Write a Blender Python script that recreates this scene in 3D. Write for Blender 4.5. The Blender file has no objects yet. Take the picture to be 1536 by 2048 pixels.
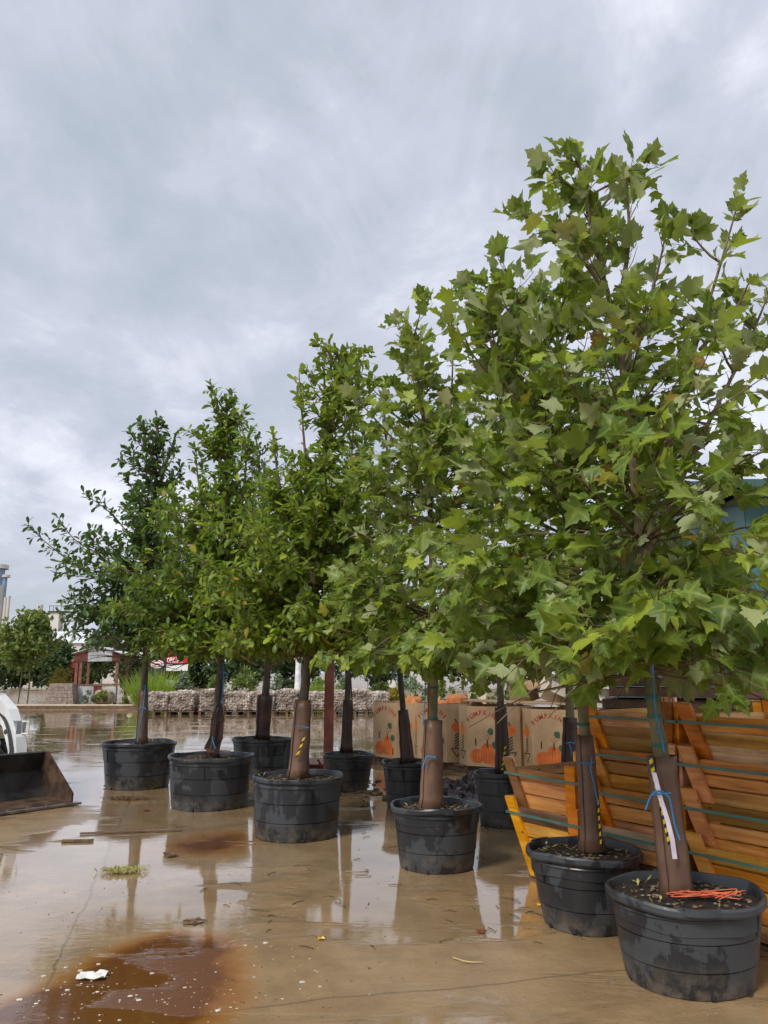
import bpy, math, random
import numpy as np
from mathutils import Vector, Matrix, Quaternion
random.seed(7); RNG = np.random.default_rng(7)
SC = bpy.context.scene
COL = SC.collection
R_ = math.radians
PI = math.pi

# ------------------------------------------------------------------ camera
FPX, CAM_H, YH = 1560.0, 1.65, 1345.0
TH = math.atan((YH - 1024) / FPX)
cd = bpy.data.cameras.new('camera'); cam = bpy.data.objects.new('camera', cd); COL.objects.link(cam)
cam.location = (0, 0, CAM_H); cam.rotation_euler = (PI / 2 + TH, 0, 0)
cd.sensor_fit = 'VERTICAL'; cd.sensor_height = 24; cd.lens = 24 * FPX / 2048
cd.clip_start = 0.05; cd.clip_end = 3000
SC.camera = cam

# ------------------------------------------------------------------ world, sun, exposure
SUN_EL, SUN_AZ = R_(46), R_(218)      # azimuth clockwise from +Y: behind the camera, to the left
wd = bpy.data.worlds.new('World'); SC.world = wd; wd.use_nodes = True
nt = wd.node_tree; nt.nodes.clear()
def N(nt, t, **k):
    n = nt.nodes.new(t)
    for a, b in k.items(): setattr(n, a, b)
    return n
def L(nt, a, b): nt.links.new(a, b)
def ramp(nt, fac, stops, interp='LINEAR'):
    r = N(nt, 'ShaderNodeValToRGB'); r.color_ramp.interpolation = interp
    e = r.color_ramp.elements
    while len(e) < len(stops): e.new(0.5)
    for i, (p, c) in enumerate(stops):
        e[i].position = p; e[i].color = (*c, 1) if len(c) == 3 else c
    L(nt, fac, r.inputs[0]); return r.outputs[0]
def math_(nt, op, a, b=None, c=None, clamp=False):
    m = N(nt, 'ShaderNodeMath', operation=op); m.use_clamp = clamp
    for i, v in enumerate((a, b, c)):
        if v is None: continue
        if isinstance(v, (int, float)): m.inputs[i].default_value = v
        else: L(nt, v, m.inputs[i])
    return m.outputs[0]
def mixc(nt, fac, a, b, blend='MIX'):
    m = N(nt, 'ShaderNodeMix', data_type='RGBA', blend_type=blend)
    for s, v in ((m.inputs[0], fac), (m.inputs[6], a), (m.inputs[7], b)):
        if isinstance(v, (int, float)): s.default_value = v
        elif isinstance(v, tuple): s.default_value = (*v, 1)
        else: L(nt, v, s)
    return m.outputs[2]
def noise(nt, vec, scale, detail=4, rough=.55, dist=0, out=0):
    n = N(nt, 'ShaderNodeTexNoise'); n.inputs['Scale'].default_value = scale
    n.inputs['Detail'].default_value = detail; n.inputs['Roughness'].default_value = rough
    n.inputs['Distortion'].default_value = dist
    if vec is not None: L(nt, vec, n.inputs['Vector'])
    return n.outputs[out]
def mapping(nt, vec, scale=(1, 1, 1), rot=(0, 0, 0), loc=(0, 0, 0)):
    m = N(nt, 'ShaderNodeMapping'); m.inputs['Scale'].default_value = scale
    m.inputs['Rotation'].default_value = rot; m.inputs['Location'].default_value = loc
    L(nt, vec, m.inputs['Vector']); return m.outputs[0]

tc = N(nt, 'ShaderNodeTexCoord')
sky = N(nt, 'ShaderNodeTexSky', sky_type='NISHITA'); sky.sun_disc = False
sky.sun_elevation = SUN_EL; sky.sun_rotation = SUN_AZ; sky.altitude = 100; sky.air_density = 1.2; sky.dust_density = 2.5
sep = N(nt, 'ShaderNodeSeparateXYZ'); L(nt, tc.outputs['Generated'], sep.inputs[0])
zz = math_(nt, 'ADD', math_(nt, 'MAXIMUM', sep.outputs[2], 0.0), 0.34)
cmb = N(nt, 'ShaderNodeCombineXYZ')
L(nt, math_(nt, 'DIVIDE', sep.outputs[0], zz), cmb.inputs[0]); L(nt, math_(nt, 'DIVIDE', sep.outputs[1], zz), cmb.inputs[1])
cv = mapping(nt, cmb.outputs[0], scale=(1.0, 1.0, 1), rot=(0, 0, R_(18)), loc=(12.6, 5.5, 0))
n_big = noise(nt, cv, 0.9, 2, .5, .3)
n_mid = noise(nt, cv, 2.3, 7, .56, .35)
n_fin = noise(nt, mapping(nt, cmb.outputs[0], scale=(1.0, .75, 1), rot=(0, 0, R_(-32)), loc=(12.6, 5.5, 0)), 4.2, 9, .62, .6)
cl = math_(nt, 'ADD', math_(nt, 'MULTIPLY', n_big, .30), math_(nt, 'ADD', math_(nt, 'MULTIPLY', n_mid, .38), math_(nt, 'MULTIPLY', n_fin, .32)))
ccol = ramp(nt, cl, [(.40, (2.58, 2.88, 3.26)), (.46, (2.86, 3.10, 3.56)), (.51, (3.24, 3.42, 3.98)), (.56, (4.0, 4.15, 4.75)), (.62, (5.0, 5.15, 5.6))])
gapf = ramp(nt, cl, [(.34, (.22, .22, .22)), (.50, (.03, .03, .03))])
wcol = mixc(nt, gapf, ccol, sky.outputs[0])
bg = N(nt, 'ShaderNodeBackground'); bg.inputs[1].default_value = 0.1
L(nt, wcol, bg.inputs[0]); wo = N(nt, 'ShaderNodeOutputWorld'); L(nt, bg.outputs[0], wo.inputs[0])

sl = bpy.data.lights.new('sun', 'SUN'); sl.energy = 1.5; sl.angle = R_(14); sl.color = (1, .96, .9)
so = bpy.data.objects.new('sun', sl); COL.objects.link(so)
sd = Vector((math.sin(SUN_AZ) * math.cos(SUN_EL), math.cos(SUN_AZ) * math.cos(SUN_EL), math.sin(SUN_EL)))
so.rotation_euler = (-sd).to_track_quat('-Z', 'Y').to_euler(); so.location = sd * 60
SC.view_settings.view_transform = 'Standard'; SC.view_settings.look = 'None'
SC.view_settings.exposure = 0.96; SC.view_settings.gamma = 1
SC.cycles.max_bounces = 4; SC.cycles.diffuse_bounces = 3; SC.cycles.glossy_bounces = 3; SC.cycles.transmission_bounces = 3; SC.cycles.transparent_max_bounces = 4
SC.cycles.use_adaptive_sampling = True; SC.cycles.adaptive_threshold = 0.03
SC.cycles.sample_clamp_indirect = 6
try: SC.cycles.use_denoising = True
except Exception: pass

# ------------------------------------------------------------------ pixel helpers (photo pixels -> metres in the yard)
CT, ST = math.cos(TH), math.sin(TH)
def ray(px, py):
    x = (px - 768) / FPX; y = -(py - 1024) / FPX
    return Vector((x, CT - y * ST, ST + y * CT))
def gp(px, py, z=0.0):
    d = ray(px, py); t = (z - CAM_H) / d.z
    return Vector((d.x * t, d.y * t, z))
def P(px, py, Y):
    d = ray(px, py); t = Y / d.y
    return Vector((d.x * t, Y, CAM_H + d.z * t))
def project(p):
    Z = p[..., 2] - CAM_H
    w = p[..., 1] * CT + Z * ST; v = -p[..., 1] * ST + Z * CT
    return 768 + FPX * p[..., 0] / w, 1024 - FPX * v / w, w

# ------------------------------------------------------------------ mesh helpers
class MB:
    def __init__(s): s.v = []; s.f = []
    def add(s, v, f):
        o = len(s.v); s.v += [tuple(p) for p in v]; s.f += [tuple(i + o for i in q) for q in f]
    def box(s, c, size, rot=None, taper=1.0):
        hx, hy, hz = size[0] / 2, size[1] / 2, size[2] / 2
        V = [Vector((x * hx * (taper if z > 0 else 1), y * hy * (taper if z > 0 else 1), z * hz)) for z in (-1, 1) for y in (-1, 1) for x in (-1, 1)]
        if rot is not None: V = [rot @ p for p in V]
        c = Vector(c)
        s.add([p + c for p in V], [(0, 2, 3, 1), (4, 5, 7, 6), (0, 1, 5, 4), (2, 6, 7, 3), (0, 4, 6, 2), (1, 3, 7, 5)])
    def hexa(s, A, B):   # two quads of 4 points each (bottom, top), counter clockwise from above
        s.add(list(A) + list(B), [(3, 2, 1, 0), (4, 5, 6, 7), (0, 1, 5, 4), (1, 2, 6, 5), (2, 3, 7, 6), (3, 0, 4, 7)])
    def tube(s, pts, rad, n=8, cap=True):
        pts = [Vector(p) for p in pts]; m = len(pts)
        if isinstance(rad, (int, float)): rad = [rad] * m
        rings = []; ref = None
        for i in range(m):
            d = (pts[min(i + 1, m - 1)] - pts[max(i - 1, 0)])
            if d.length < 1e-9: d = Vector((0, 0, 1))
            d.normalize()
            if ref is None:
                ref = d.orthogonal().normalized()
            ref = (ref - d * ref.dot(d))
            if ref.length < 1e-6: ref = d.orthogonal()
            ref.normalize(); b = d.cross(ref)
            rings.append([pts[i] + (ref * math.cos(2 * PI * k / n) + b * math.sin(2 * PI * k / n)) * rad[i] for k in range(n)])
        V = [p for r in rings for p in r]; F = []
        for i in range(m - 1):
            for k in range(n):
                F.append((i * n + k, i * n + (k + 1) % n, (i + 1) * n + (k + 1) % n, (i + 1) * n + k))
        if cap: F.append(tuple(range(n - 1, -1, -1))); F.append(tuple((m - 1) * n + k for k in range(n)))
        s.add(V, F)
    def lathe(s, prof, n=32, c=(0, 0, 0), wob=None, close_bottom=False, close_top=False):
        V = []; m = len(prof)
        for i, (r, z) in enumerate(prof):
            for k in range(n):
                a = 2 * PI * k / n; dr, dz = wob(a, i) if wob else (0, 0)
                V.append((c[0] + (r + dr) * math.cos(a), c[1] + (r + dr) * math.sin(a), c[2] + z + dz))
        F = [(i * n + k, i * n + (k + 1) % n, (i + 1) * n + (k + 1) % n, (i + 1) * n + k) for i in range(m - 1) for k in range(n)]
        if close_bottom: F.append(tuple(range(n - 1, -1, -1)))
        if close_top: F.append(tuple((m - 1) * n + k for k in range(n)))
        s.add(V, F)
    def blob(s, c, r, seed=0, squash=(1, 1, 1), jit=.2, ico=None):
        rg = random.Random(seed); V, F = ico or ICO
        s.add([(c[0] + p[0] * r * squash[0] * (k := 1 + rg.uniform(-jit, jit)), c[1] + p[1] * r * squash[1] * k, c[2] + p[2] * r * squash[2] * k) for p in V], F)
    def prism(s, poly, d0, d1, frame):   # 2D outline extruded along frame z
        o, x, y, z = frame; n = len(poly)
        V = [o + x * a + y * b + z * d0 for a, b in poly] + [o + x * a + y * b + z * d1 for a, b in poly]
        s.add(V, [tuple(range(n - 1, -1, -1)), tuple(range(n, 2 * n))] + [(i, (i + 1) % n, n + (i + 1) % n, n + i) for i in range(n)])
    def mesh(s, name, mat, smooth=False):
        me = bpy.data.meshes.new(name); me.from_pydata(s.v, [], s.f); me.materials.append(mat)
        if smooth: me.shade_smooth(); me.set_sharp_from_angle(angle=R_(32))
        return me
    def build(s, name, mat, parent=None, smooth=False, loc=None):
        return obj(name, s.mesh(name, mat, smooth), parent, loc)
def obj(name, data, parent=None, loc=None):
    o = bpy.data.objects.new(name, data); COL.objects.link(o)
    if parent: o.parent = parent
    if loc is not None: o.location = loc
    return o
def tag(o, label=None, cat=None, group=None, kind=None):
    for k, v in (('label', label), ('category', cat), ('group', group), ('kind', kind)):
        if v: o[k] = v
    return o
def empty(name, loc=(0, 0, 0), rz=0):
    o = bpy.data.objects.new(name, None); COL.objects.link(o); o.location = loc; o.rotation_euler = (0, 0, rz); o.empty_display_size = .1
    return o
def bm_ico(sub):
    import bmesh
    b = bmesh.new(); bmesh.ops.create_icosphere(b, subdivisions=sub, radius=1)
    r = ([tuple(v.co) for v in b.verts], [tuple(v.index for v in f.verts) for f in b.faces]); b.free(); return r
ICO = bm_ico(1); ICO2 = bm_ico(2)
def smooth_path(pts, k=4):
    pts = [Vector(p) for p in pts]
    if len(pts) < 3: return pts
    out = []
    for i in range(len(pts) - 1):
        p0, p1, p2, p3 = pts[max(i - 1, 0)], pts[i], pts[i + 1], pts[min(i + 2, len(pts) - 1)]
        for j in range(k):
            t = j / k
            out.append(.5 * ((2 * p1) + (p2 - p0) * t + (2 * p0 - 5 * p1 + 4 * p2 - p3) * t * t + (3 * p1 - p0 - 3 * p2 + p3) * t ** 3))
    return out + [pts[-1]]
def raw_mesh(name, V, F, mat, tint=None, vein=None):
    """V (n,3) float array, F (m,k) int array with constant k."""
    me = bpy.data.meshes.new(name); m, k = F.shape
    me.vertices.add(len(V)); me.vertices.foreach_set('co', V.astype(np.float32).ravel())
    me.loops.add(m * k); me.loops.foreach_set('vertex_index', F.astype(np.int32).ravel())
    me.polygons.add(m); me.polygons.foreach_set('loop_start', np.arange(0, m * k, k, dtype=np.int32))
    me.polygons.foreach_set('loop_total', np.full(m, k, dtype=np.int32))
    if tint is not None:
        a = me.attributes.new('tint', 'FLOAT', 'POINT'); a.data.foreach_set('value', tint.astype(np.float32))
    if vein is not None:
        a = me.attributes.new('vein', 'FLOAT', 'POINT'); a.data.foreach_set('value', vein.astype(np.float32))
    me.update(); me.validate(); me.materials.append(mat); return me

# ------------------------------------------------------------------ materials
def newmat(name):
    m = bpy.data.materials.new(name); m.use_nodes = True; nt = m.node_tree
    b = next(n for n in nt.nodes if n.type == 'BSDF_PRINCIPLED'); return m, nt, b
def setb(b, **k):
    for a, v in k.items():
        s = b.inputs[a.replace('_', ' ')]
        s.default_value = (*v, 1) if isinstance(v, tuple) and len(v) == 3 and s.type == 'RGBA' else v
def bump(nt, b, h, strength=.3, dist=.01):
    bp = N(nt, 'ShaderNodeBump'); bp.inputs['Strength'].default_value = strength; bp.inputs['Distance'].default_value = dist
    L(nt, h, bp.inputs['Height']); L(nt, bp.outputs[0], b.inputs['Normal']); L(nt, bp.outputs[0], b.inputs['Coat Normal'])
def mk(name, ca, cb, scale=4, rough=.6, bmp=.2, bdist=.01, metal=0, detail=6, stretch=(1, 1, 1), lo=.38, hi=.62, spec=.5, coat=0, rand=0.0, world=False):
    m, nt, b = newmat(name)
    if world:
        g = N(nt, 'ShaderNodeNewGeometry'); vec = g.outputs['Position']
    else:
        t = N(nt, 'ShaderNodeTexCoord'); vec = t.outputs['Object']
    oi = N(nt, 'ShaderNodeObjectInfo')
    off = N(nt, 'ShaderNodeVectorMath', operation='ADD'); L(nt, vec, off.inputs[0])
    cx = N(nt, 'ShaderNodeCombineXYZ'); L(nt, math_(nt, 'MULTIPLY', oi.outputs['Random'], 37.0), cx.inputs[0]); L(nt, math_(nt, 'MULTIPLY', oi.outputs['Random'], 91.0), cx.inputs[1])
    L(nt, cx.outputs[0], off.inputs[1])
    v = mapping(nt, off.outputs[0], scale=stretch)
    n1 = noise(nt, v, scale, detail, .6)
    c = ramp(nt, n1, [(lo, ca), (hi, cb)])
    if rand:
        hsv = N(nt, 'ShaderNodeHueSaturation'); L(nt, c, hsv.inputs['Color'])
        L(nt, math_(nt, 'MULTIPLY_ADD', oi.outputs['Random'], rand * 2, 1 - rand), hsv.inputs['Value']); c = hsv.outputs[0]
    L(nt, c, b.inputs['Base Color'])
    setb(b, Roughness=rough, Metallic=metal); b.inputs['Specular IOR Level'].default_value = spec; b.inputs['Coat Weight'].default_value = coat
    L(nt, math_(nt, 'MULTIPLY_ADD', n1, .25, rough - .12, clamp=True), b.inputs['Roughness'])
    if bmp: bump(nt, b, noise(nt, v, scale * 4, 5, .6), bmp, bdist)
    return m
def leafmat(name, top, top2, fresh, under, yellow=.03, gloss=.36, trans=.32, old=(.22, .12, .02), spec=.24):
    m, nt, b = newmat(name)
    at = N(nt, 'ShaderNodeAttribute', attribute_name='tint'); oi = N(nt, 'ShaderNodeObjectInfo')
    r = math_(nt, 'FRACT', math_(nt, 'ADD', at.outputs['Fac'], math_(nt, 'MULTIPLY', oi.outputs['Random'], 1.0)))
    c = ramp(nt, r, [(0, top), (.55, top2), (.72, top2), (.90, fresh), (1 - yellow, fresh), (1 - yellow * .5, old)])
    t = N(nt, 'ShaderNodeTexCoord'); nz = noise(nt, t.outputs['Object'], 9, 3)
    c = mixc(nt, .35, c, mixc(nt, 1.0, c, ramp(nt, nz, [(.3, (.55, .6, .5)), (.7, (1.3, 1.25, 1.2))]), 'MULTIPLY'))
    av = N(nt, 'ShaderNodeAttribute', attribute_name='vein')
    c = mixc(nt, ramp(nt, av.outputs['Fac'], [(.58, (0, 0, 0)), (.92, (.5, .5, .5))]), c, (fresh[0] * 1.0, fresh[1] * 1.0, fresh[2] * 1.6))
    ge = N(nt, 'ShaderNodeNewGeometry')
    cu = mixc(nt, ge.outputs['Backfacing'], c, mixc(nt, .25, under, c))
    L(nt, cu, b.inputs['Base Color']); L(nt, math_(nt, 'MULTIPLY_ADD', ge.outputs['Backfacing'], .3, gloss), b.inputs['Roughness'])
    b.inputs['Specular IOR Level'].default_value = spec
    tr = N(nt, 'ShaderNodeBsdfTranslucent'); L(nt, mixc(nt, .5, c, (min(.9, top2[0] * 2.6), min(.9, top2[1] * 2.5), top2[2] * .9)), tr.inputs[0])
    ms = N(nt, 'ShaderNodeMixShader'); ms.inputs[0].default_value = trans
    L(nt, b.outputs[0], ms.inputs[1]); L(nt, tr.outputs[0], ms.inputs[2])
    out = next(n for n in nt.nodes if n.type == 'OUTPUT_MATERIAL'); L(nt, ms.outputs[0], out.inputs[0])
    return m
def plain(name, c, rough=.6, metal=0, spec=.5):
    return mk(name, tuple(v * .82 for v in c), tuple(min(1, v * 1.15) for v in c), 6, rough, .08, .004, metal, spec=spec)

M = {}
M['syc'] = leafmat('sycamore_leaf', (.082, .138, .024), (.150, .212, .034), (.34, .41, .045), (.42, .45, .24), .035, .40, .36, (.30, .13, .03))
M['oak'] = leafmat('oak_leaf', (.078, .140, .026), (.135, .215, .034), (.30, .38, .04), (.17, .23, .09), .03, .36, .34, (.30, .20, .03))
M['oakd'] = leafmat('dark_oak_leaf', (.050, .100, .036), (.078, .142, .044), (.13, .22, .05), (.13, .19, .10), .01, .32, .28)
M['oakl'] = leafmat('light_oak_leaf', (.100, .165, .026), (.175, .250, .036), (.36, .43, .045), (.20, .26, .09), .05, .36, .38, (.34, .20, .03))
M['bark'] = mk('grey_bark', (.055, .045, .034), (.17, .14, .10), 9, .75, .7, .012, stretch=(1, 1, .28))
M['barkg'] = mk('green_bark', (.10, .10, .035), (.25, .22, .10), 7, .6, .4, .006, stretch=(1, 1, .35))
M['twig'] = mk('twig', (.08, .055, .03), (.19, .14, .06), 8, .7, .2, .004)
M['soil'] = mk('potting_soil', (.012, .008, .006), (.055, .036, .024), 45, .9, 1.0, .02)
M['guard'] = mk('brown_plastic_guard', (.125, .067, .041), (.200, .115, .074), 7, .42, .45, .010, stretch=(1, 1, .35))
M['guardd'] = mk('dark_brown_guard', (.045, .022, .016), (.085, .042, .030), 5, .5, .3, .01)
M['twine'] = plain('blue_twine', (.03, .24, .52), .5)
M['gtape'] = plain('green_tape', (.02, .13, .09), .45)
M['otwine'] = plain('orange_twine', (.75, .16, .07), .55)
M['stake'] = mk('rust_stake', (.20, .06, .025), (.33, .11, .045), 12, .7, .3)
M['white'] = plain('white_paint', (.78, .78, .77), .45)
M['whitepl'] = plain('white_tag', (.80, .72, .80), .4)
def strip_mat():
    m, nt, b = newmat('yellow_black_tape'); t = N(nt, 'ShaderNodeTexCoord')
    w = N(nt, 'ShaderNodeTexWave'); w.bands_direction = 'Z'; w.inputs['Scale'].default_value = 7.5; w.inputs['Distortion'].default_value = 0
    sp = mapping(nt, t.outputs['Object'], rot=(0, R_(35), 0)); L(nt, sp, w.inputs['Vector'])
    c = ramp(nt, w.outputs['Fac'], [(.5, (.75, .58, .02)), (.52, (.02, .02, .02))], 'CONSTANT')
    L(nt, c, b.inputs['Base Color']); setb(b, Roughness=.4); return m
M['tape'] = strip_mat()
def pot_mat():
    m, nt, b = newmat('dark_grey_pot_plastic'); t = N(nt, 'ShaderNodeTexCoord'); g = N(nt, 'ShaderNodeNewGeometry')
    oi = N(nt, 'ShaderNodeObjectInfo')
    va = N(nt, 'ShaderNodeVectorMath', operation='ADD'); L(nt, g.outputs['Position'], va.inputs[0]); va.inputs[1].default_value = (0, 0, 0)
    v = va.outputs[0]
    wet = noise(nt, mapping(nt, v, scale=(1, 1, .8)), 3.1, 6, .6, .4)
    drip = noise(nt, mapping(nt, v, scale=(1, 1, .10)), 26, 4, .6)
    wf = ramp(nt, math_(nt, 'ADD', math_(nt, 'MULTIPLY', wet, .82), math_(nt, 'MULTIPLY', drip, .18)), [(.49, (0, 0, 0)), (.515, (1, 1, 1))])
    c = mixc(nt, wf, (.020, .022, .026), (.048, .054, .060))
    sep = N(nt, 'ShaderNodeSeparateXYZ'); L(nt, t.outputs['Object'], sep.inputs[0])
    dirt = math_(nt, 'MULTIPLY', ramp(nt, sep.outputs[2], [(0, (1, 1, 1)), (.20, (0, 0, 0))]), ramp(nt, noise(nt, v, 9, 6, .7), [(.44, (0, 0, 0)), (.60, (1, 1, 1))]))
    c = mixc(nt, math_(nt, 'MULTIPLY', dirt, .8), c, (.17, .14, .11))
    sc = ramp(nt, noise(nt, v, 60, 3, .7), [(.70, (0, 0, 0)), (.76, (1, 1, 1))])
    c = mixc(nt, math_(nt, 'MULTIPLY', sc, .35), c, (.2, .2, .2))
    L(nt, c, b.inputs['Base Color']); L(nt, math_(nt, 'MULTIPLY_ADD', wf, .22, .30), b.inputs['Roughness'])
    bump(nt, b, noise(nt, v, 30, 4, .6), .10, .004); return m
M['pot'] = pot_mat()
def wood_mat(name, ca, cb, cc):
    m, nt, b = newmat(name); t = N(nt, 'ShaderNodeTexCoord'); oi = N(nt, 'ShaderNodeObjectInfo')
    off = N(nt, 'ShaderNodeVectorMath', operation='ADD'); L(nt, t.outputs['Object'], off.inputs[0])
    cx = N(nt, 'ShaderNodeCombineXYZ')
    for i, k in enumerate((13.0, 71.0, 29.0)): L(nt, math_(nt, 'MULTIPLY', oi.outputs['Random'], k), cx.inputs[i])
    L(nt, cx.outputs[0], off.inputs[1])
    v = mapping(nt, off.outputs[0], scale=(.55, 9, 9))
    g = noise(nt, v, 2.2, 7, .62, .6); big = noise(nt, mapping(nt, off.outputs[0], scale=(1, 3, 3)), 1.6, 4, .6)
    kn = N(nt, 'ShaderNodeTexVoronoi'); kn.inputs['Scale'].default_value = 5.5; L(nt, mapping(nt, off.outputs[0], scale=(.8, 2.0, 2.0)), kn.inputs['Vector'])
    c = ramp(nt, g, [(.30, ca), (.52, cb), (.72, cc)])
    hs = N(nt, 'ShaderNodeHueSaturation'); L(nt, c, hs.inputs['Color'])
    rv = ramp(nt, oi.outputs['Random'], [(0, (.34,) * 3), (.18, (.55,) * 3), (.24, (.95,) * 3), (.6, (1.05,) * 3), (1, (1.25,) * 3)], 'LINEAR')
    L(nt, rv, hs.inputs['Value']); L(nt, ramp(nt, math_(nt, 'FRACT', math_(nt, 'MULTIPLY', oi.outputs['Random'], 7.3)), [(0, (.66,) * 3), (.3, (1.0,) * 3), (1, (1.12,) * 3)]), hs.inputs['Saturation'])
    L(nt, math_(nt, 'MULTIPLY_ADD', math_(nt, 'FRACT', math_(nt, 'MULTIPLY', oi.outputs['Random'], 17.7)), .030, .476), hs.inputs['Hue'])
    c = mixc(nt, ramp(nt, big, [(.50, (0, 0, 0)), (.68, (.75, .75, .75))]), hs.outputs[0], mixc(nt, 1.0, hs.outputs[0], (.42, .38, .36), 'MULTIPLY'))
    c = mixc(nt, ramp(nt, kn.outputs['Distance'], [(.05, (.85,) * 3), (.10, (0, 0, 0))]), c, (.035, .015, .008))
    L(nt, c, b.inputs['Base Color']); setb(b, Roughness=.55); bump(nt, b, g, .35, .006); return m
M['wood'] = wood_mat('wet_crate_wood', (.38, .170, .036), (.74, .385, .095), (.84, .55, .19))
M['woodp'] = wood_mat('crate_post_wood', (.52, .22, .035), (.80, .36, .06), (.86, .50, .13))
M['strap'] = plain('green_strap', (.085, .20, .155), .4)
M['pallet'] = mk('weathered_pallet', (.10, .055, .03), (.20, .12, .07), 6, .8, .4, .01, rand=.2)
M['redpallet'] = mk('reddish_pallet', (.14, .05, .03), (.24, .09, .05), 6, .7, .3, rand=.2)
M['card'] = mk('cardboard', (.35, .225, .12), (.50, .345, .20), 1.6, .75, .08, .006, lo=.30, hi=.60)
M['cardin'] = mk('cardboard_inside', (.26, .16, .085), (.36, .23, .12), 3, .8, .05)
M['cardgrey'] = mk('grey_cardboard', (.42, .36, .29), (.56, .50, .42), 3, .8, .05)
M['pink'] = plain('orange_print', (.62, .15, .028), .7); M['pred'] = plain('red_print', (.40, .06, .03), .7)
M['pdark'] = plain('dark_print', (.025, .03, .025), .7); M['pgreen'] = plain('green_print', (.035, .10, .05), .7)
M['pline'] = plain('dark_orange_print_line', (.30, .055, .02), .7)
M['pumpkin'] = mk('pumpkin_skin', (.42, .12, .025), (.62, .22, .045), 4, .45, .1)
M['film'] = mk('wet_dark_plastic_sheet', (.030, .016, .016), (.075, .040, .038), 5, .22, .5, .02)
M['stone'] = mk('pale_rubble', (.26, .205, .165), (.60, .52, .45), 3.0, .85, .5, .02, world=True)
M['wrapst'] = mk('wrapped_stone', (.22, .165, .13), (.36, .29, .24), 5, .5, .8, .04)
M['boulder'] = mk('tan_boulder', (.30, .22, .13), (.55, .44, .30), 2.2, .9, .8, .06)
M['lime'] = mk('limestone_block', (.50, .42, .28), (.66, .58, .42), 2.5, .9, .6, .04)
M['tin'] = mk('galvanised_tin', (.45, .46, .47), (.68, .69, .70), 2, .42, .1, metal=.2)
M['tinred'] = mk('rusty_red_tin', (.13, .035, .030), (.22, .07, .055), 3, .6, .2)
M['post'] = mk('brown_timber_post', (.15, .060, .035), (.26, .11, .065), 5, .7, .3)
M['steelpost'] = mk('rust_red_steel', (.15, .040, .028), (.23, .072, .050), 4, .55, .2)
M['teal'] = mk('teal_metal_siding', (.045, .130, .128), (.06, .165, .158), 1.5, .45, .05)
M['tealdk'] = mk('dark_teal_roof', (.035, .085, .075), (.055, .12, .105), 2, .45, .05)
M['rubber'] = mk('tyre_rubber', (.012, .012, .013), (.035, .035, .037), 8, .6, .3)
M['steel'] = mk('worn_dark_steel', (.022, .021, .021), (.060, .054, .050), 4, .45, .25, metal=.4)
M['rusty'] = mk('rusty_scraped_steel', (.045, .030, .022), (.135, .078, .048), 5, .5, .3, metal=.25)
M['edge'] = mk('bare_steel_edge', (.16, .13, .11), (.30, .26, .23), 9, .4, .2, metal=.6)
M['mwhite'] = mk('machine_white_paint', (.70, .71, .70), (.80, .81, .80), 2, .32, .03)
M['chrome'] = plain('lamp_glass', (.55, .58, .60), .12, .6)
M['npot'] = mk('nursery_pot_black', (.014, .014, .016), (.035, .035, .038), 5, .5, .1)
M['concw'] = mk('silo_concrete', (.52, .50, .46), (.66, .64, .60), .3, .8, .05)
M['siloblue'] = plain('silo_blue', (.22, .33, .46), .5); M['shedroof'] = plain('pale_roof', (.66, .67, .70), .5)
M['signred'] = plain('sign_red', (.50, .02, .03), .4); M['signwhite'] = plain('sign_white', (.85, .85, .85), .4); M['signdark'] = plain('sign_dark', (.02, .02, .025), .5)
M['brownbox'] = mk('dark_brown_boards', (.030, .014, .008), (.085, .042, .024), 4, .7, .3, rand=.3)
M['shgreen'] = leafmat('shrub_green', (.105, .155, .042), (.17, .225, .055), (.26, .32, .07), (.11, .15, .06), .01, .5, .25)
M['shdark'] = leafmat('shrub_dark', (.036, .068, .026), (.058, .100, .034), (.07, .11, .035), (.07, .10, .05), .01, .5, .2)
M['shlime'] = leafmat('shrub_lime', (.16, .27, .03), (.24, .36, .04), (.34, .44, .05), (.22, .28, .08), .01, .5, .3)
M['shyel'] = leafmat('shrub_yellow', (.22, .19, .03), (.32, .26, .035), (.42, .32, .04), (.25, .22, .08), .02, .5, .3)
M['shgrey'] = leafmat('shrub_grey', (.10, .15, .09), (.15, .21, .13), (.2, .26, .15), (.2, .25, .18), .01, .6, .25)
M['shred'] = leafmat('shrub_red_flower', (.30, .02, .03), (.45, .05, .06), (.6, .45, .45), (.3, .1, .1), .01, .5, .25)
M['paper'] = plain('wet_paper', (.72, .70, .64), .6); M['yleaf'] = plain('yellow_fallen_leaf', (.70, .46, .03), .4)
M['rleaf'] = plain('red_brown_leaf', (.20, .045, .025), .4); M['straw'] = plain('straw', (.48, .36, .15), .7)
M['foam'] = plain('foam', (.62, .56, .48), .4); M['debris'] = mk('wet_debris', (.05, .03, .015), (.22, .13, .06), 20, .7, .5)
M['pebble'] = mk('pebbles', (.07, .05, .035), (.34, .28, .20), 2, .7, .2, world=True)
M['grassc'] = plain('pale_grass', (.36, .32, .10), .6)

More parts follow.
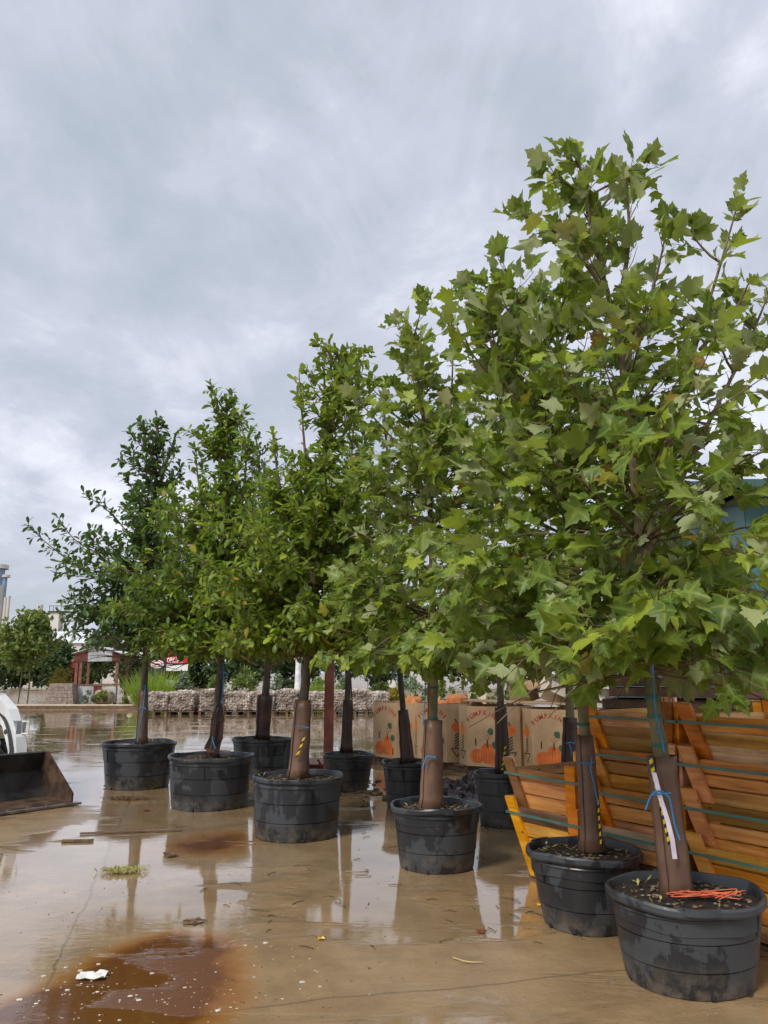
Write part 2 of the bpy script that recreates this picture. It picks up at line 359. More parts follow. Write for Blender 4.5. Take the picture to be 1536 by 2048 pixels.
# ------------------------------------------------------------------ ground (one sheet out to the horizon)
def nonuni(a, b, fine0, fine1, step, grow=1.25):
    xs = list(np.arange(fine0, fine1 + step * .5, step)); s = step
    while xs[-1] < b: s *= grow; xs.append(xs[-1] + s)
    s = step
    while xs[0] > a: s *= grow; xs.insert(0, xs[0] - s)
    return np.array(xs)
gx = nonuni(-900, 900, -7.0, 5.0, .09); gy = nonuni(-300, 1500, 2.0, 17.0, .09, 1.12)
GX, GY = np.meshgrid(gx, gy)
V = np.stack([GX.ravel(), GY.ravel(), np.zeros(GX.size)], 1)
nx, ny = len(gx), len(gy); I = np.arange(nx * ny).reshape(ny, nx)
F = np.stack([I[:-1, :-1], I[:-1, 1:], I[1:, 1:], I[1:, :-1]], -1).reshape(-1, 4)
# standing water and stains are laid out in yard metres (patch centre, half sizes, turn)
def blobs(lst):
    out = np.zeros(len(V))
    for cx, cy, a, b_, rot, amp in lst:
        dx, dy = V[:, 0] - cx, V[:, 1] - cy; c, s = math.cos(rot), math.sin(rot)
        q = ((dx * c + dy * s) / a) ** 2 + ((-dx * s + dy * c) / b_) ** 2
        out += amp * np.exp(-q * 1.2)
    return out
def patch(px, py, pw, ph, amp, rot=0):
    c = gp(px, py); l = gp(px - pw, py); t = gp(px, max(py - ph, 1362)); b_ = gp(px, py + ph)
    return (c.x, (t.y + b_.y) / 2, abs(c.x - l.x), abs(t.y - b_.y) / 2, rot, amp)
wet = 0.72 + blobs([patch(40, 1655, 90, 38, -.75), patch(900, 1960, 520, 95, -.62), patch(560, 1935, 150, 70, -.40), patch(1130, 1830, 120, 60, -.25),
                    patch(590, 1760, 90, 40, -.30), patch(880, 1800, 80, 25, -.35), patch(300, 1860, 80, 30, -.30), patch(740, 1720, 70, 70, .3), patch(1000, 1790, 55, 55, .3), patch(130, 1780, 170, 90, .3)])
wet[V[:, 1] > 40] = .35
stain = blobs([patch(270, 2000, 190, 110, 2.0), patch(420, 1690, 100, 30, 1.1), patch(350, 1905, 110, 50, .7), patch(60, 2025, 120, 40, 1.0), patch(190, 2045, 160, 40, 1.2), patch(240, 1720, 70, 24, .35)])
gme = raw_mesh('ground', V, F, None)
for nm, arr in (('wet', wet), ('stain', stain)):
    a = gme.attributes.new(nm, 'FLOAT', 'POINT'); a.data.foreach_set('value', arr.astype(np.float32))
def ground_mat():
    m, nt, b = newmat('wet_concrete'); g = N(nt, 'ShaderNodeNewGeometry'); pos = g.outputs['Position']
    aw = N(nt, 'ShaderNodeAttribute', attribute_name='wet'); ast = N(nt, 'ShaderNodeAttribute', attribute_name='stain')
    n1 = noise(nt, pos, .55, 6, .6, .5); n2 = noise(nt, pos, 3.2, 6, .62); n3 = noise(nt, pos, 70, 3, .6); n4 = noise(nt, mapping(nt, pos, scale=(.5, 1.6, 1)), 1.1, 6, .6, .8)
    c = ramp(nt, n1, [(.30, (.225, .145, .070)), (.50, (.335, .225, .115)), (.70, (.430, .308, .175))])
    c = mixc(nt, ramp(nt, n2, [(.35, (.55,) * 3), (.65, (0, 0, 0))]), c, (.180, .115, .058))
    c = mixc(nt, ramp(nt, n4, [(.52, (0, 0, 0)), (.70, (.55,) * 3)]), c, (.36, .25, .14))
    c = mixc(nt, ramp(nt, n3, [(.60, (0, 0, 0)), (.72, (.45,) * 3)]), c, (.48, .36, .22))
    # concrete joints
    mp = mapping(nt, pos, rot=(0, 0, R_(-14)), loc=(.55, 1.35, 0)); wob = noise(nt, pos, 1.3, 3)
    sp = N(nt, 'ShaderNodeSeparateXYZ'); L(nt, mp, sp.inputs[0]); js = []
    for ax, per in ((0, 3.6), (1, 2.9)):
        q = math_(nt, 'PINGPONG', math_(nt, 'ADD', sp.outputs[ax], math_(nt, 'MULTIPLY', wob, .16)), per)
        js.append(math_(nt, 'LESS_THAN', q, .009))
    j = math_(nt, 'MAXIMUM', js[0], js[1])
    c = mixc(nt, math_(nt, 'MULTIPLY', j, .40), c, (.045, .028, .015))
    st = math_(nt, 'MULTIPLY', ast.outputs['Fac'], math_(nt, 'MULTIPLY_ADD', noise(nt, pos, 2.2, 6, .6, .6), 1.8, .1))
    c = mixc(nt, ramp(nt, st, [(.25, (0, 0, 0)), (.55, (.65,) * 3), (.9, (.94,) * 3)]), c, ramp(nt, st, [(.25, (.40, .19, .045)), (.62, (.27, .100, .014)), (1.0, (.125, .040, .008))]))
    L(nt, c, b.inputs['Base Color'])
    w = math_(nt, 'ADD', aw.outputs['Fac'], math_(nt, 'ADD', math_(nt, 'MULTIPLY_ADD', n1, .9, -.45), math_(nt, 'MULTIPLY_ADD', n4, 1.7, -.85)))
    wf = ramp(nt, w, [(.40, (0, 0, 0)), (.58, (1, 1, 1))], 'EASE')
    L(nt, ramp(nt, wf, [(0, (.27,) * 3), (.6, (.10,) * 3), (1, (.03,) * 3)]), b.inputs['Roughness'])
    b.inputs['IOR'].default_value = 1.40; L(nt, math_(nt, 'MULTIPLY', wf, .6), b.inputs['Coat Weight']); b.inputs['Coat Roughness'].default_value = .02; b.inputs['Coat IOR'].default_value = 1.38
    grain = math_(nt, 'ADD', math_(nt, 'MULTIPLY', n3, .5), math_(nt, 'MULTIPLY', noise(nt, pos, 18, 6, .65), 1.0))
    grain = math_(nt, 'SUBTRACT', grain, math_(nt, 'MULTIPLY', j, 1.2))
    inv = math_(nt, 'SUBTRACT', 1.0, wf)
    h1 = math_(nt, 'MULTIPLY', grain, math_(nt, 'MULTIPLY_ADD', inv, 1.0, .02))
    rip = noise(nt, mapping(nt, pos, scale=(1, 2.2, 1)), 9, 4, .55, .8)
    rm = ramp(nt, noise(nt, pos, .7, 3), [(.42, (.02,) * 3), (.62, (.22,) * 3)])
    h = math_(nt, 'ADD', h1, math_(nt, 'MULTIPLY', math_(nt, 'MULTIPLY', rip, rm), wf))
    bump(nt, b, h, .45, .012); return m
gme.materials.clear(); gme.materials.append(ground_mat())
ground = tag(obj('ground', gme), 'wet tan concrete yard with puddles reflecting the sky', 'ground', kind='structure')
del ground['category']

# ------------------------------------------------------------------ leaves
def tri_fan(center, ring): return [(center, ring[i], ring[i + 1]) for i in range(len(ring) - 1)]
def syc_template(fold=.10, droop=.16, curl=.05, seed=0, twist=0.0):
    rg = random.Random(seed)
    half = [(.08, -.05), (.24, -.08), (.44, .00), (.37, .09), (.40, .18), (.30, .25), (.43, .36), (.56, .56), (.42, .56), (.37, .64), (.235, .585), (.23, .74), (.11, .84)]
    hv = [.3, .2, .75, .1, .2, .0, .2, .8, .1, .1, .0, .15, .2]
    half = [(x * rg.uniform(.92, 1.08), y + rg.uniform(-.015, .015)) for x, y in half]
    mids = [(0, 0), (0, .28), (0, .55)]
    V = []; vn = []
    def vert(x, y):
        z = fold * abs(x) - droop * (y * y) - curl * (abs(x) * 2) ** 2 * (1 if seed % 2 else .3) + twist * x * y + rg.uniform(-.018, .018); V.append((x, y, z)); vn.append(0); return len(V) - 1
    m = [vert(*p) for p in mids]; tip = vert(0, 1.02); F = []; vn[0] = vn[1] = vn[2] = 1; vn[3] = .8
    for s in (1, -1):
        h = [vert(x * s, y * (1 if s > 0 else rg.uniform(.97, 1.03))) for x, y in half]
        for a_, b_ in zip(h, hv): vn[a_] = b_
        t = tri_fan(m[0], [h[0], h[1], h[2], h[3], h[4], h[5]]) + [(m[0], h[5], m[1])] + tri_fan(m[1], [h[5], h[6], h[7], h[8], h[9], h[10]]) + [(m[1], h[10], m[2])] + tri_fan(m[2], [h[10], h[11], h[12], tip])
        F += t if s > 0 else [(a, c, b) for a, b, c in t]
    o = len(V); w = .013        # petiole
    for y, z in ((-.42, .10), (.03, .004)):
        for k in range(3): V.append((w * math.cos(k * 2.094), y, z + w * math.sin(k * 2.094))); vn.append(1)
    for k in range(3):
        a, b, c, d = o + k, o + (k + 1) % 3, o + 3 + (k + 1) % 3, o + 3 + k; F += [(a, b, c), (a, c, d)]
    V = np.array(V); V[:, 1] += .42; return V / 1.15, np.array(F), np.array(vn, float)
def oak_template(fold=.18, droop=.22, wid=.24):
    ys = [0, .14, .42, .72, .90, 1.0]; ws = [.012, .05, wid * .8, wid, wid * .62, 0.0]
    V = [];
    for y, w in zip(ys, ws):
        z = -droop * y * y
        V += [(-w, y, z + fold * w), (0, y, z), (w, y, z + fold * w)]
    F = []
    for i in range(5):
        a = i * 3
        F += [(a, a + 1, a + 4), (a, a + 4, a + 3), (a + 1, a + 2, a + 5), (a + 1, a + 5, a + 4)]
    return np.array(V), np.array(F), np.tile([0., .9, 0.], 6)
SYC_T = [syc_template(.10, .16, .05, 1, .1), syc_template(.30, .42, .10, 2, -.25), syc_template(-.05, .05, .24, 3, .3), syc_template(.42, .22, .0, 4, .2), syc_template(.05, -.22, .12, 5, -.15)]
OAK_T = [oak_template(), oak_template(.35, .38, .21), oak_template(.1, .05, .28), oak_template(.5, .5, .24), oak_template(.2, -.2, .2)]
def unit(a): return a / (np.linalg.norm(a, axis=-1, keepdims=True) + 1e-9)
def frames(ydir, up):
    y = unit(ydir); z = unit(up - (up * y).sum(-1, keepdims=True) * y); x = np.cross(y, z); return np.stack([x, y, z], -1)
def leaf_cloud(name, T, pos, rot, size, tint, var, mat):
    Vs, Fs, ts, vs, o = [], [], [], [], 0
    for k, (tv, tf, tvn) in enumerate(T):
        s = np.where(var == k)[0]
        if not len(s): continue
        v = np.einsum('nij,kj->nki', rot[s], tv) * size[s, None, None] + pos[s, None, :]
        Vs.append(v.reshape(-1, 3)); Fs.append((tf[None] + (np.arange(len(s)) * len(tv))[:, None, None]).reshape(-1, 3) + o)
        ts.append(np.repeat(tint[s], len(tv))); vs.append(np.tile(tvn, len(s))); o += len(s) * len(tv)
    return raw_mesh(name, np.concatenate(Vs), np.concatenate(Fs), mat, np.concatenate(ts), np.concatenate(vs))

# ------------------------------------------------------------------ trees
TREES = []     # filled first, leaves chosen together afterwards
def polylen(p): return sum((p[i + 1] - p[i]).length for i in range(len(p) - 1))
def at_t(p, t):
    L_ = polylen(p) * t
    for i in range(len(p) - 1):
        d = (p[i + 1] - p[i]).length
        if L_ <= d or i == len(p) - 2:
            q = p[i].lerp(p[i + 1], min(1, L_ / max(d, 1e-6))); return q, (p[i + 1] - p[i]).normalized()
        L_ -= d
def rvec(rg): return Vector((rg.gauss(0, 1), rg.gauss(0, 1), rg.gauss(0, 1))).normalized()

def grow_tree(base, trunk_px, leaders, limbs, zb, prof, nauto, seed, kind, lsize, r0, twig_sp=.12, leaf_sp=.055, droop=0.3, dens=1.0, elev=(2, 58), zmin=1.75):
    """leaders / limbs: polylines of (px, py, dY); prof: list of (z, radius)."""
    rg = random.Random(seed); Yb = base.y
    tr = [P(px, py, Yb + dy) for px, py, dy in trunk_px]
    segs = []; tubes = MB(); twigs = []
    def r_at(z):
        if z <= prof[0][0]: return prof[0][1]
        for (z0, a), (z1, b) in zip(prof, prof[1:]):
            if z <= z1: return a + (b - a) * (z - z0) / (z1 - z0)
        return prof[-1][1]
    trunk = smooth_path(tr, 4)
    ltop = []
    for k, ld in enumerate(leaders):
        pts = smooth_path([P(a, b, Yb + c) for a, b, c in ld], 4)
        rr = r0 * (.80 if k == 0 else .45)
        ltop.append((pts, rr)); segs.append((pts, -.25 if k == 0 else -.3))
        m = len(pts); tubes.tube(pts, [rr * (1 - .88 * i / (m - 1)) + .0025 for i in range(m)], 7)
    for lb in limbs:
        pts = smooth_path([P(a, b, Yb + c) for a, b, c in lb], 4); m = len(pts)
        tubes.tube(pts, [r0 * .32 * (1 - .85 * i / (m - 1)) + .002 for i in range(m)], 5); segs.append((pts, .25, 1))
    # limbs all round the stem, so the crown has its depth
    stem = ltop[0][0]; z_lo, z_hi = zb, stem[-1].z
    ga = rg.uniform(0, 6)
    for k in range(nauto):
        u = (k + rg.uniform(.1, .9)) / nauto; u = u ** 1.7
        z = z_lo + (z_hi - z_lo) * u * .97
        src = stem if rg.random() < .75 or len(ltop) == 1 else rg.choice(ltop)[0]
        if src is not stem and not (src[0].z < z < src[-1].z - .25): src = stem
        full = trunk + src if src is stem else src
        q = min(full, key=lambda p: abs(p.z - z)); ga += 2.399
        az = ga + rg.uniform(-.5, .5); e = R_(elev[0] + (elev[1] - elev[0]) * u + rg.uniform(-14, 14))
        Ln = max(.18, r_at(z) * rg.uniform(.72, 1.12)) / max(.55, math.cos(e))
        if r_at(z) < .4:
            if rg.random() < .30: Ln *= 1.9; e = min(e, R_(26))
            else: Ln *= .72
            if z > z_hi - .5: Ln *= .7
        d = Vector((math.cos(az) * math.cos(e), math.sin(az) * math.cos(e), math.sin(e)))
        pts = [q.copy()]; step = Ln / 5
        for i in range(5):
            d = (d + rvec(rg) * .16 + Vector((0, 0, .10 if u > .3 else -.05 * droop * i))).normalized(); pts.append(pts[-1] + d * step)
        tubes.tube(pts, [max(.0025, r0 * .26 * (1 - .86 * i / 5)) for i in range(6)], 5); segs.append((pts, .12))
    sites = []       # position, twig direction, tip flag
    for sg in segs:
        pts, t0 = sg[:2]; zl = zmin - (.22 if len(sg) == 3 else 0)
        lead = t0 < 0; t0 = abs(t0); Ln = polylen(pts); n = max(2, int(Ln * (1 - t0) / twig_sp * dens * ((.46 if kind == 'oak' else .85) if lead else 1)))
        for i in range(n):
            t = t0 + (1 - t0) * (i + rg.random()) / n
            q, d = at_t(pts, t)
            td = (d * .75 + rvec(rg) * .85 + Vector((0, 0, .12))).normalized()
            tl = rg.uniform(.12, .34) * (.85 if lead else 1) * (1.05 - .62 * t) * (1.0 if kind == 'syc' else .95)
            e = q + td * tl; e.z -= droop * .12 * tl
            twigs.append((q, (q + e) / 2 + rvec(rg) * .015, e))
            m = max(2, int(tl / leaf_sp))
            for j in range(m):
                s = (j + .6) / m; sites.append((*q.lerp(e, s), *td, s, zl))
        q, d = at_t(pts, 1.0)
        for j in range(4 if kind == 'syc' else 6):
            p, d2 = at_t(pts, 1 - j * .03); sites.append((*p, *(d2 + rvec(rg) * .5).normalized(), 1.0, zl))
    for a, b, c in twigs:
        if c.z < zmin: continue
        tubes.tube([a, b, c], [.0040, .003, .0018], 3, cap=False)
    S = np.array([q for q in sites if q[2] > q[7] + rg.uniform(-.06, .14)]); rgn = np.random.default_rng(seed); n = len(S)
    pos = S[:, :3]; td = S[:, 3:6]
    axis = np.array([base.x, base.y, 0.0]); out = pos - axis; out[:, 2] = 0; out = unit(out)
    rnd = unit(rgn.normal(size=(n, 3)))
    hfr = np.clip((pos[:, 2] - zb) / (z_hi - zb), 0, 1)[:, None]
    if kind == 'syc':
        y = unit(td * .55 + out * .45 + rnd * .75 + np.array([0, 0, 1.0]) * (hfr * 1.0 - .55))
        up = unit(np.array([0, 0, 1.0]) * .75 + out * .45 + unit(rgn.normal(size=(n, 3))) * .75 + np.array([-.25, -.35, 0]))
        flip = rgn.random(n) < .12 + .26 * hfr[:, 0]; up[flip] *= -1
        size = lsize * rgn.uniform(.45, 1.22, n) * (1 - .25 * (S[:, 6] > .95))
    else:
        y = unit(td * .75 + rnd * .75 + np.array([0, 0, 1.0]) * (hfr * .25 - .15))
        up = unit(np.array([0, 0, 1.0]) * .9 + unit(rgn.normal(size=(n, 3))) * .6 + out * .25)
        size = lsize * rgn.uniform(.6, 1.15, n)
    rot = frames(y, up)
    tint = np.clip(rgn.random(n) * .80 + .16 * (S[:, 6] > .8) * rgn.random(n), 0, .995)
    rare = rgn.random(n) < .035; tint[rare] = rgn.uniform(.9, .998, rare.sum())
    var = rgn.integers(0, 5, n)
    return dict(trunk=trunk, tubes=tubes, pos=pos, rot=rot, size=size, tint=tint, var=var)

def pot_mesh(root, Rb, Rr, h, seed, lugs=True):
    rg = random.Random(seed); ph = rg.uniform(0, 6)
    s = lambda z: Rb + (Rr - .02 - Rb) * z / h
    pr = [(Rb - .035, .0), (Rb - .008, .004), (Rb, .022)]
    for z in (.30, .60):
        pr += [(s(z * h - .004), z * h - .006), (s(z * h) - .006, z * h - .002), (s(z * h) + .004, z * h + .004)]
    pr += [(s(.845 * h), .845 * h - .004), (s(.85 * h) + .010, .85 * h), (s(.86 * h) + .010, .862 * h), (s(h - .052), h - .052)]
    dn = rg.uniform(0, 6); wob = lambda a, i: (.008 * math.sin(2 * a + ph) + .002 * math.sin(3 * a + ph * 2) - .012 * math.exp(-((math.sin((a - dn) / 2)) ** 2) * 30) * math.sin(min(1, i / 9) * PI), 0)
    b = MB(); b.lathe(pr, 48, wob=wob, close_bottom=True)
    inner = [(Rr - .03, h - .052), (Rr - .035, h - .15)]
    body = b.build('pot', M['pot'], root, True)
    wobr = lambda a, i: (  .008 * math.sin(2 * a + ph) + .0015 * math.sin(5 * a + ph), .008 * math.sin(2 * a + ph * 1.7) + .004 * math.sin(4 * a + ph) + .003 * math.sin(7 * a))
    r = MB(); r.lathe([(Rr - .022, h - .054), (Rr - .004, h - .05), (Rr + .004, h - .038), (Rr + .004, h - .012), (Rr - .004, h), (Rr - .018, h - .002), (Rr - .026, h - .02), (Rr - .03, h - .14)], 48, wob=wobr)
    rim = r.build('rim', M['pot'], body, True)
    for k in range(10):      # stiffening seams under the rim
        a = ph + k * 2 * PI / 10 + rg.uniform(-.1, .1); q = MB(); rot = Matrix.Rotation(a, 3, 'Z')
        zz0, zz1 = .62 * h, .845 * h
        if k % 2: zz0 = .862 * h; zz1 = h - .055
        rm_ = s((zz0 + zz1) / 2)
        q.hexa([rot @ Vector((s(zz0) - .004, -.005, zz0)), rot @ Vector((s(zz0) + .006, -.004, zz0)), rot @ Vector((s(zz0) + .006, .004, zz0)), rot @ Vector((s(zz0) - .004, .005, zz0))],
               [rot @ Vector((s(zz1) - .004, -.005, zz1)), rot @ Vector((s(zz1) + .006, -.004, zz1)), rot @ Vector((s(zz1) + .006, .004, zz1)), rot @ Vector((s(zz1) - .004, .005, zz1))])
        q.build('seam', M['pot'], body)
    for k in range(2):       # grip lugs
        a0 = ph * .3 - 1.9 + k * PI; q = MB(); nA = 7
        for i in range(nA - 1):
            aa, ab = a0 + (i / (nA - 1) - .5) * .5, a0 + ((i + 1) / (nA - 1) - .5) * .5
            ra = Rr + .018 * math.sin(PI * i / (nA - 1)) + .002; rb = Rr + .018 * math.sin(PI * (i + 1) / (nA - 1)) + .002
            q.hexa([(Rr * .98 * math.cos(aa), Rr * .98 * math.sin(aa), h - .034), (ra * math.cos(aa), ra * math.sin(aa), h - .034), (rb * math.cos(ab), rb * math.sin(ab), h - .034), (Rr * .98 * math.cos(ab), Rr * .98 * math.sin(ab), h - .034)],
                   [(Rr * .98 * math.cos(aa), Rr * .98 * math.sin(aa), h + .001), (ra * math.cos(aa), ra * math.sin(aa), h + .001), (rb * math.cos(ab), rb * math.sin(ab), h + .001), (Rr * .98 * math.cos(ab), Rr * .98 * math.sin(ab), h + .001)])
        q.build('lug', M['pot'], body, True)
    for k in range(9):       # drain notches
        a = ph + k * 2 * PI / 9; q = MB()
        q.box((math.cos(a) * (Rb - .006), math.sin(a) * (Rb - .006), .022), (.022, .026, .02), Matrix.Rotation(a, 3, 'Z')); q.build('drain_notch', M['npot'], body)
    # soil
    q = MB(); n = 28; rings = 7; zs = h - .055; VV = [(0, 0, zs + .02)]; FF = []
    for i in range(1, rings + 1):
        for k in range(n):
            rr = (Rr - .028) * i / rings; a = 2 * PI * k / n
            VV.append((rr * math.cos(a), rr * math.sin(a), zs + .022 * (1 - i / rings) + rg.uniform(-.008, .010)))
    for k in range(n): FF.append((0, 1 + k, 1 + (k + 1) % n))
    for i in range(rings - 1):
        for k in range(n): FF.append((1 + i * n + k, 1 + (i + 1) * n + k, 1 + (i + 1) * n + (k + 1) % n, 1 + i * n + (k + 1) % n))
    q.add(VV, FF); q.build('soil', M['soil'], root, True)
    q = MB(); q2 = MB()
    for k in range(150):
        a = rg.uniform(0, 2 * PI); rr = (Rr - .05) * math.sqrt(rg.random()); c = (rr * math.cos(a), rr * math.sin(a), zs + .022 * (1 - rr / Rr) + .008)
        (q if k % 3 else q2).blob(c, rg.uniform(.004, .013), k, (1.4, 1, .5), .3)
    tag(q.build('soil_chips', M['debris'], root), kind='stuff'); tag(q2.build('soil_pebbles', M['pebble'], root), kind='stuff')
    q = MB()
    for k in range(11):
        a = rg.uniform(0, 2 * PI); rr = (Rr - .08) * math.sqrt(rg.random()); c = Vector((rr * math.cos(a), rr * math.sin(a), zs + .03)); d = Vector((rg.uniform(-1, 1), rg.uniform(-1, 1), rg.uniform(0, .9))).normalized() * rg.uniform(.02, .06); w = d.cross(Vector((0, 0, 1))).normalized() * .009
        q.add([c - w * .2, c + d * .5 - w, c + d, c + d * .5 + w], [(0, 1, 2, 3)])
    tag(q.build('soil_litter', M['grassc'], root), kind='stuff')

def path_at_py(pts_px, py, Y):
    for (x0, y0, a), (x1, y1, b) in zip(pts_px, pts_px[1:]):
        if (y0 - py) * (y1 - py) <= 0 and y0 != y1:
            t = (py - y0) / (y1 - y0); return P(x0 + (x1 - x0) * t, py, Y + a + (b - a) * t)
    return P(pts_px[-1][0], py, Y)

def potted(label, base, pot, trunk_px, kind, leaders, limbs, zb, prof, nauto, seed, lsize, r0, mat, group, name, bark='bark', guard=None, nleaf=300, cat='tree', **kw):
    base = Vector((base[0], base[1], 0)); root = empty(name, base)
    tag(root, label, cat, group)
    pot_mesh(root, *pot, seed)
    g = grow_tree(base, trunk_px, leaders, limbs, zb, prof, nauto, seed, kind, lsize, r0, **kw)
    tk = MB(); pts = [p - base for p in g['trunk']]
    pts[0].z = pot[2] - .09; m = len(pts); rg = random.Random(seed + 5)
    tk.tube(pts, [r0 * (1.12 - .28 * i / (m - 1)) * (1 + rg.uniform(-.05, .05)) * (1.25 if i == 0 else 1) for i in range(m)], 12)
    tk.build('trunk', M[bark], root, True)
    t2 = MB(); b0 = tuple(base); t2.v = [(v[0] - b0[0], v[1] - b0[1], v[2]) for v in g['tubes'].v]; t2.f = g['tubes'].f
    t2.build('branches', M['twig'], root, True)
    if guard:
        y0, y1, ra, rb, gm = guard; q = MB(); n = 20; k = 9
        a, b = path_at_py(trunk_px, y0, base.y) - base, path_at_py(trunk_px, y1, base.y) - base
        ax = (b - a).normalized(); x = Vector((-.85, -.5, 0)); x = (x - ax * x.dot(ax)).normalized(); yv = ax.cross(x)
        VV = []; sw = rg.uniform(-.2, .2)
        for i in range(k):
            t = i / (k - 1); c = a.lerp(b, t); rr = ra + (rb - ra) * t + (.018 if i == 0 else 0) + .003 * math.sin(i * 2.1 + seed)
            for j in range(n):
                th = 2 * PI * j / (n - 1) * 1.03 + sw; r2 = rr * (1 + .10 * j / n - .05) * (1 + .03 * math.sin(3 * th + seed + t * 3))
                VV.append(c + (x * math.cos(th) + yv * math.sin(th)) * r2)
        FF = [(i * n + j, i * n + j + 1, (i + 1) * n + j + 1, (i + 1) * n + j) for i in range(k - 1) for j in range(n - 1)]
        q.add(VV, FF); o = q.build('trunk_guard', M[gm], root, True)
        sm = o.modifiers.new('thick', 'SOLIDIFY'); sm.thickness = .004; sm.offset = 0
    g.update(root=root, base=base, mat=M[mat], kind=kind, nleaf=nleaf); TREES.append(g)
    return root
def tie(root, pts, r, mat, name='twine', Y=None):
    """thin cord on a tree, pixel path at the depth of its stem"""
    b = root.location; Y = Y if Y is not None else b.y - .1
    q = MB(); q.tube(smooth_path([P(*p, Y) - b if len(p) == 2 else P(p[0], p[1], Y + p[2]) - b for p in pts], 4), r, 6); return q.build(name, M[mat], root, True)
def ring(root, c, r, h, mat, name):
    q = MB(); q.lathe([(r, -h / 2), (r + .003, -h / 2), (r + .003, h / 2), (r, h / 2)], 16); o = q.build(name, M[mat], root, True, Vector(c) - root.location); return o

SYG, OAG = 'young lobed-leaf trees in black pots', 'young small-leaved trees in black pots'
# --- nearest, at the lower right of the yard
t9_tr = [(1357, 1800, 0), (1330, 1560, 0), (1308, 1420, 0), (1297, 1330, 0)]
t9 = potted('lobed-leaf tree in the big wet pot holding orange twine, in front of the crates', (1.69, 4.74), (.345, .425, .46), t9_tr, 'syc',
    [[(1297, 1330, 0), (1272, 1000, .05), (1240, 700, .1), (1194, 500, .1), (1158, 318, .1)],
     [(1283, 1150, 0), (1330, 930, .1), (1392, 690, .2), (1442, 525, .25), (1480, 392, .3)],
     [(1290, 1120, 0), (1390, 900, .25), (1490, 700, .35), (1548, 560, .4)],
     [(1228, 660, .1), (1258, 480, .05), (1248, 345, .0)]],
    [[(1215, 590, .1), (1130, 480, 0), (1035, 425, -.1)], [(1245, 740, .1), (1305, 580, 0), (1335, 450, -.05)], [(1180, 460, .1), (1215, 400, .1), (1268, 372, .1)],
     [(1300, 1280, 0), (1390, 1240, -.3), (1440, 1330, -.5), (1450, 1385, -.5)], [(1300, 1290, 0), (1430, 1220, -.2), (1520, 1260, -.3), (1560, 1330, -.3)],
     [(1290, 1200, 0), (1420, 1080, -.5), (1520, 1050, -.7)], [(1280, 1080, 0), (1160, 960, -.4), (1060, 900, -.6)], [(1400, 700, .2), (1470, 620, .2), (1500, 560, .1)]],
    1.62, [(1.5, .95), (1.9, 1.20), (2.4, 1.15), (2.8, .95), (3.2, .6), (3.5, .28), (4.2, .15), (5.0, .10)], 80, 91, .176, .042, 'syc', SYG, 'potted_tree', 'barkg', (1795, 1512, .088, .080, 'guard'), twig_sp=.092, leaf_sp=.056, droop=.8, zmin=1.66)
t10_tr = [(1184, 1700, 0), (1170, 1480, 0), (1160, 1360, 0), (1156, 1290, 0)]
t10 = potted('lobed-leaf tree in the mottled pot beside the low crates, blue twine round its guard', (1.36, 5.68), (.285, .385, .48), t10_tr, 'syc',
    [[(1156, 1290, 0), (1130, 1000, 0), (1080, 760, .05), (1030, 575, .1)], [(1130, 1000, 0), (1010, 760, 0), (945, 575, 0)]],
    [[(1110, 930, 0), (985, 760, -.2), (890, 640, -.3)], [(1150, 1230, 0), (1040, 1230, -.4), (960, 1290, -.5), (950, 1330, -.5)], [(1150, 1200, 0), (1230, 1180, -.5), (1260, 1260, -.6)],
     [(1130, 1030, 0), (1010, 950, -.5), (930, 890, -.7)], [(1140, 1100, 0), (1050, 1100, -.6), (980, 1130, -.8)]],
    1.70, [(1.6, 1.0), (2.0, 1.25), (2.8, 1.2), (3.5, .85), (4.2, .40), (4.7, .15)], 86, 101, .164, .036, 'syc', SYG, 'potted_tree', 'barkg', (1700, 1470, .076, .060, 'guard'), twig_sp=.090, leaf_sp=.054, droop=.8, zmin=1.74)
t4_tr = [(864, 1618, 0), (866, 1450, 0), (868, 1330, 0), (866, 1280, 0)]
t4 = potted('lobed-leaf tree in the scuffed pot standing alone on the open concrete', (.46, 7.27), (.315, .395, .52), t4_tr, 'syc',
    [[(866, 1280, 0), (860, 1000, 0), (842, 800, 0), (820, 655, 0)], [(860, 1000, 0), (900, 820, 0), (905, 680, 0)]],
    [[(856, 960, 0), (770, 860, -.1), (705, 790, -.1)], [(862, 1240, 0), (760, 1190, -.2), (680, 1200, -.3)], [(862, 1180, 0), (760, 1090, -.2), (690, 1060, -.2)], [(860, 1080, 0), (770, 970, 0), (712, 930, 0)],
     [(866, 1260, 0), (790, 1270, -.4), (735, 1310, -.5)]],
    1.75, [(1.6, .95), (2.0, 1.15), (2.6, 1.1), (3.2, .70), (3.8, .32), (4.8, .12)], 90, 41, .156, .040, 'syc', SYG, 'potted_tree', 'barkg', (1618, 1440, .105, .080, 'guard'), twig_sp=.085, leaf_sp=.052, droop=.7, zmin=1.72)
t8_tr = [(1006, 1552, 0), (1002, 1440, 0), (1000, 1340, 0), (998, 1290, 0)]
t8 = potted('shaded lobed-leaf tree in the plain pot between the printed bins and the low crates', (1.34, 9.17), (.27, .33, .56), t8_tr, 'syc',
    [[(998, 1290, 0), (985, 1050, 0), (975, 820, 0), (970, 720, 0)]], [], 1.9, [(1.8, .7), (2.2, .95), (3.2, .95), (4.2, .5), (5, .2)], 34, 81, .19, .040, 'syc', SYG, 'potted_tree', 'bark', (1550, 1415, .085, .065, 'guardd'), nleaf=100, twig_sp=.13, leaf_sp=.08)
t7_tr = [(816, 1528, 0), (808, 1440, 0), (800, 1350, 0), (797, 1300, 0)]
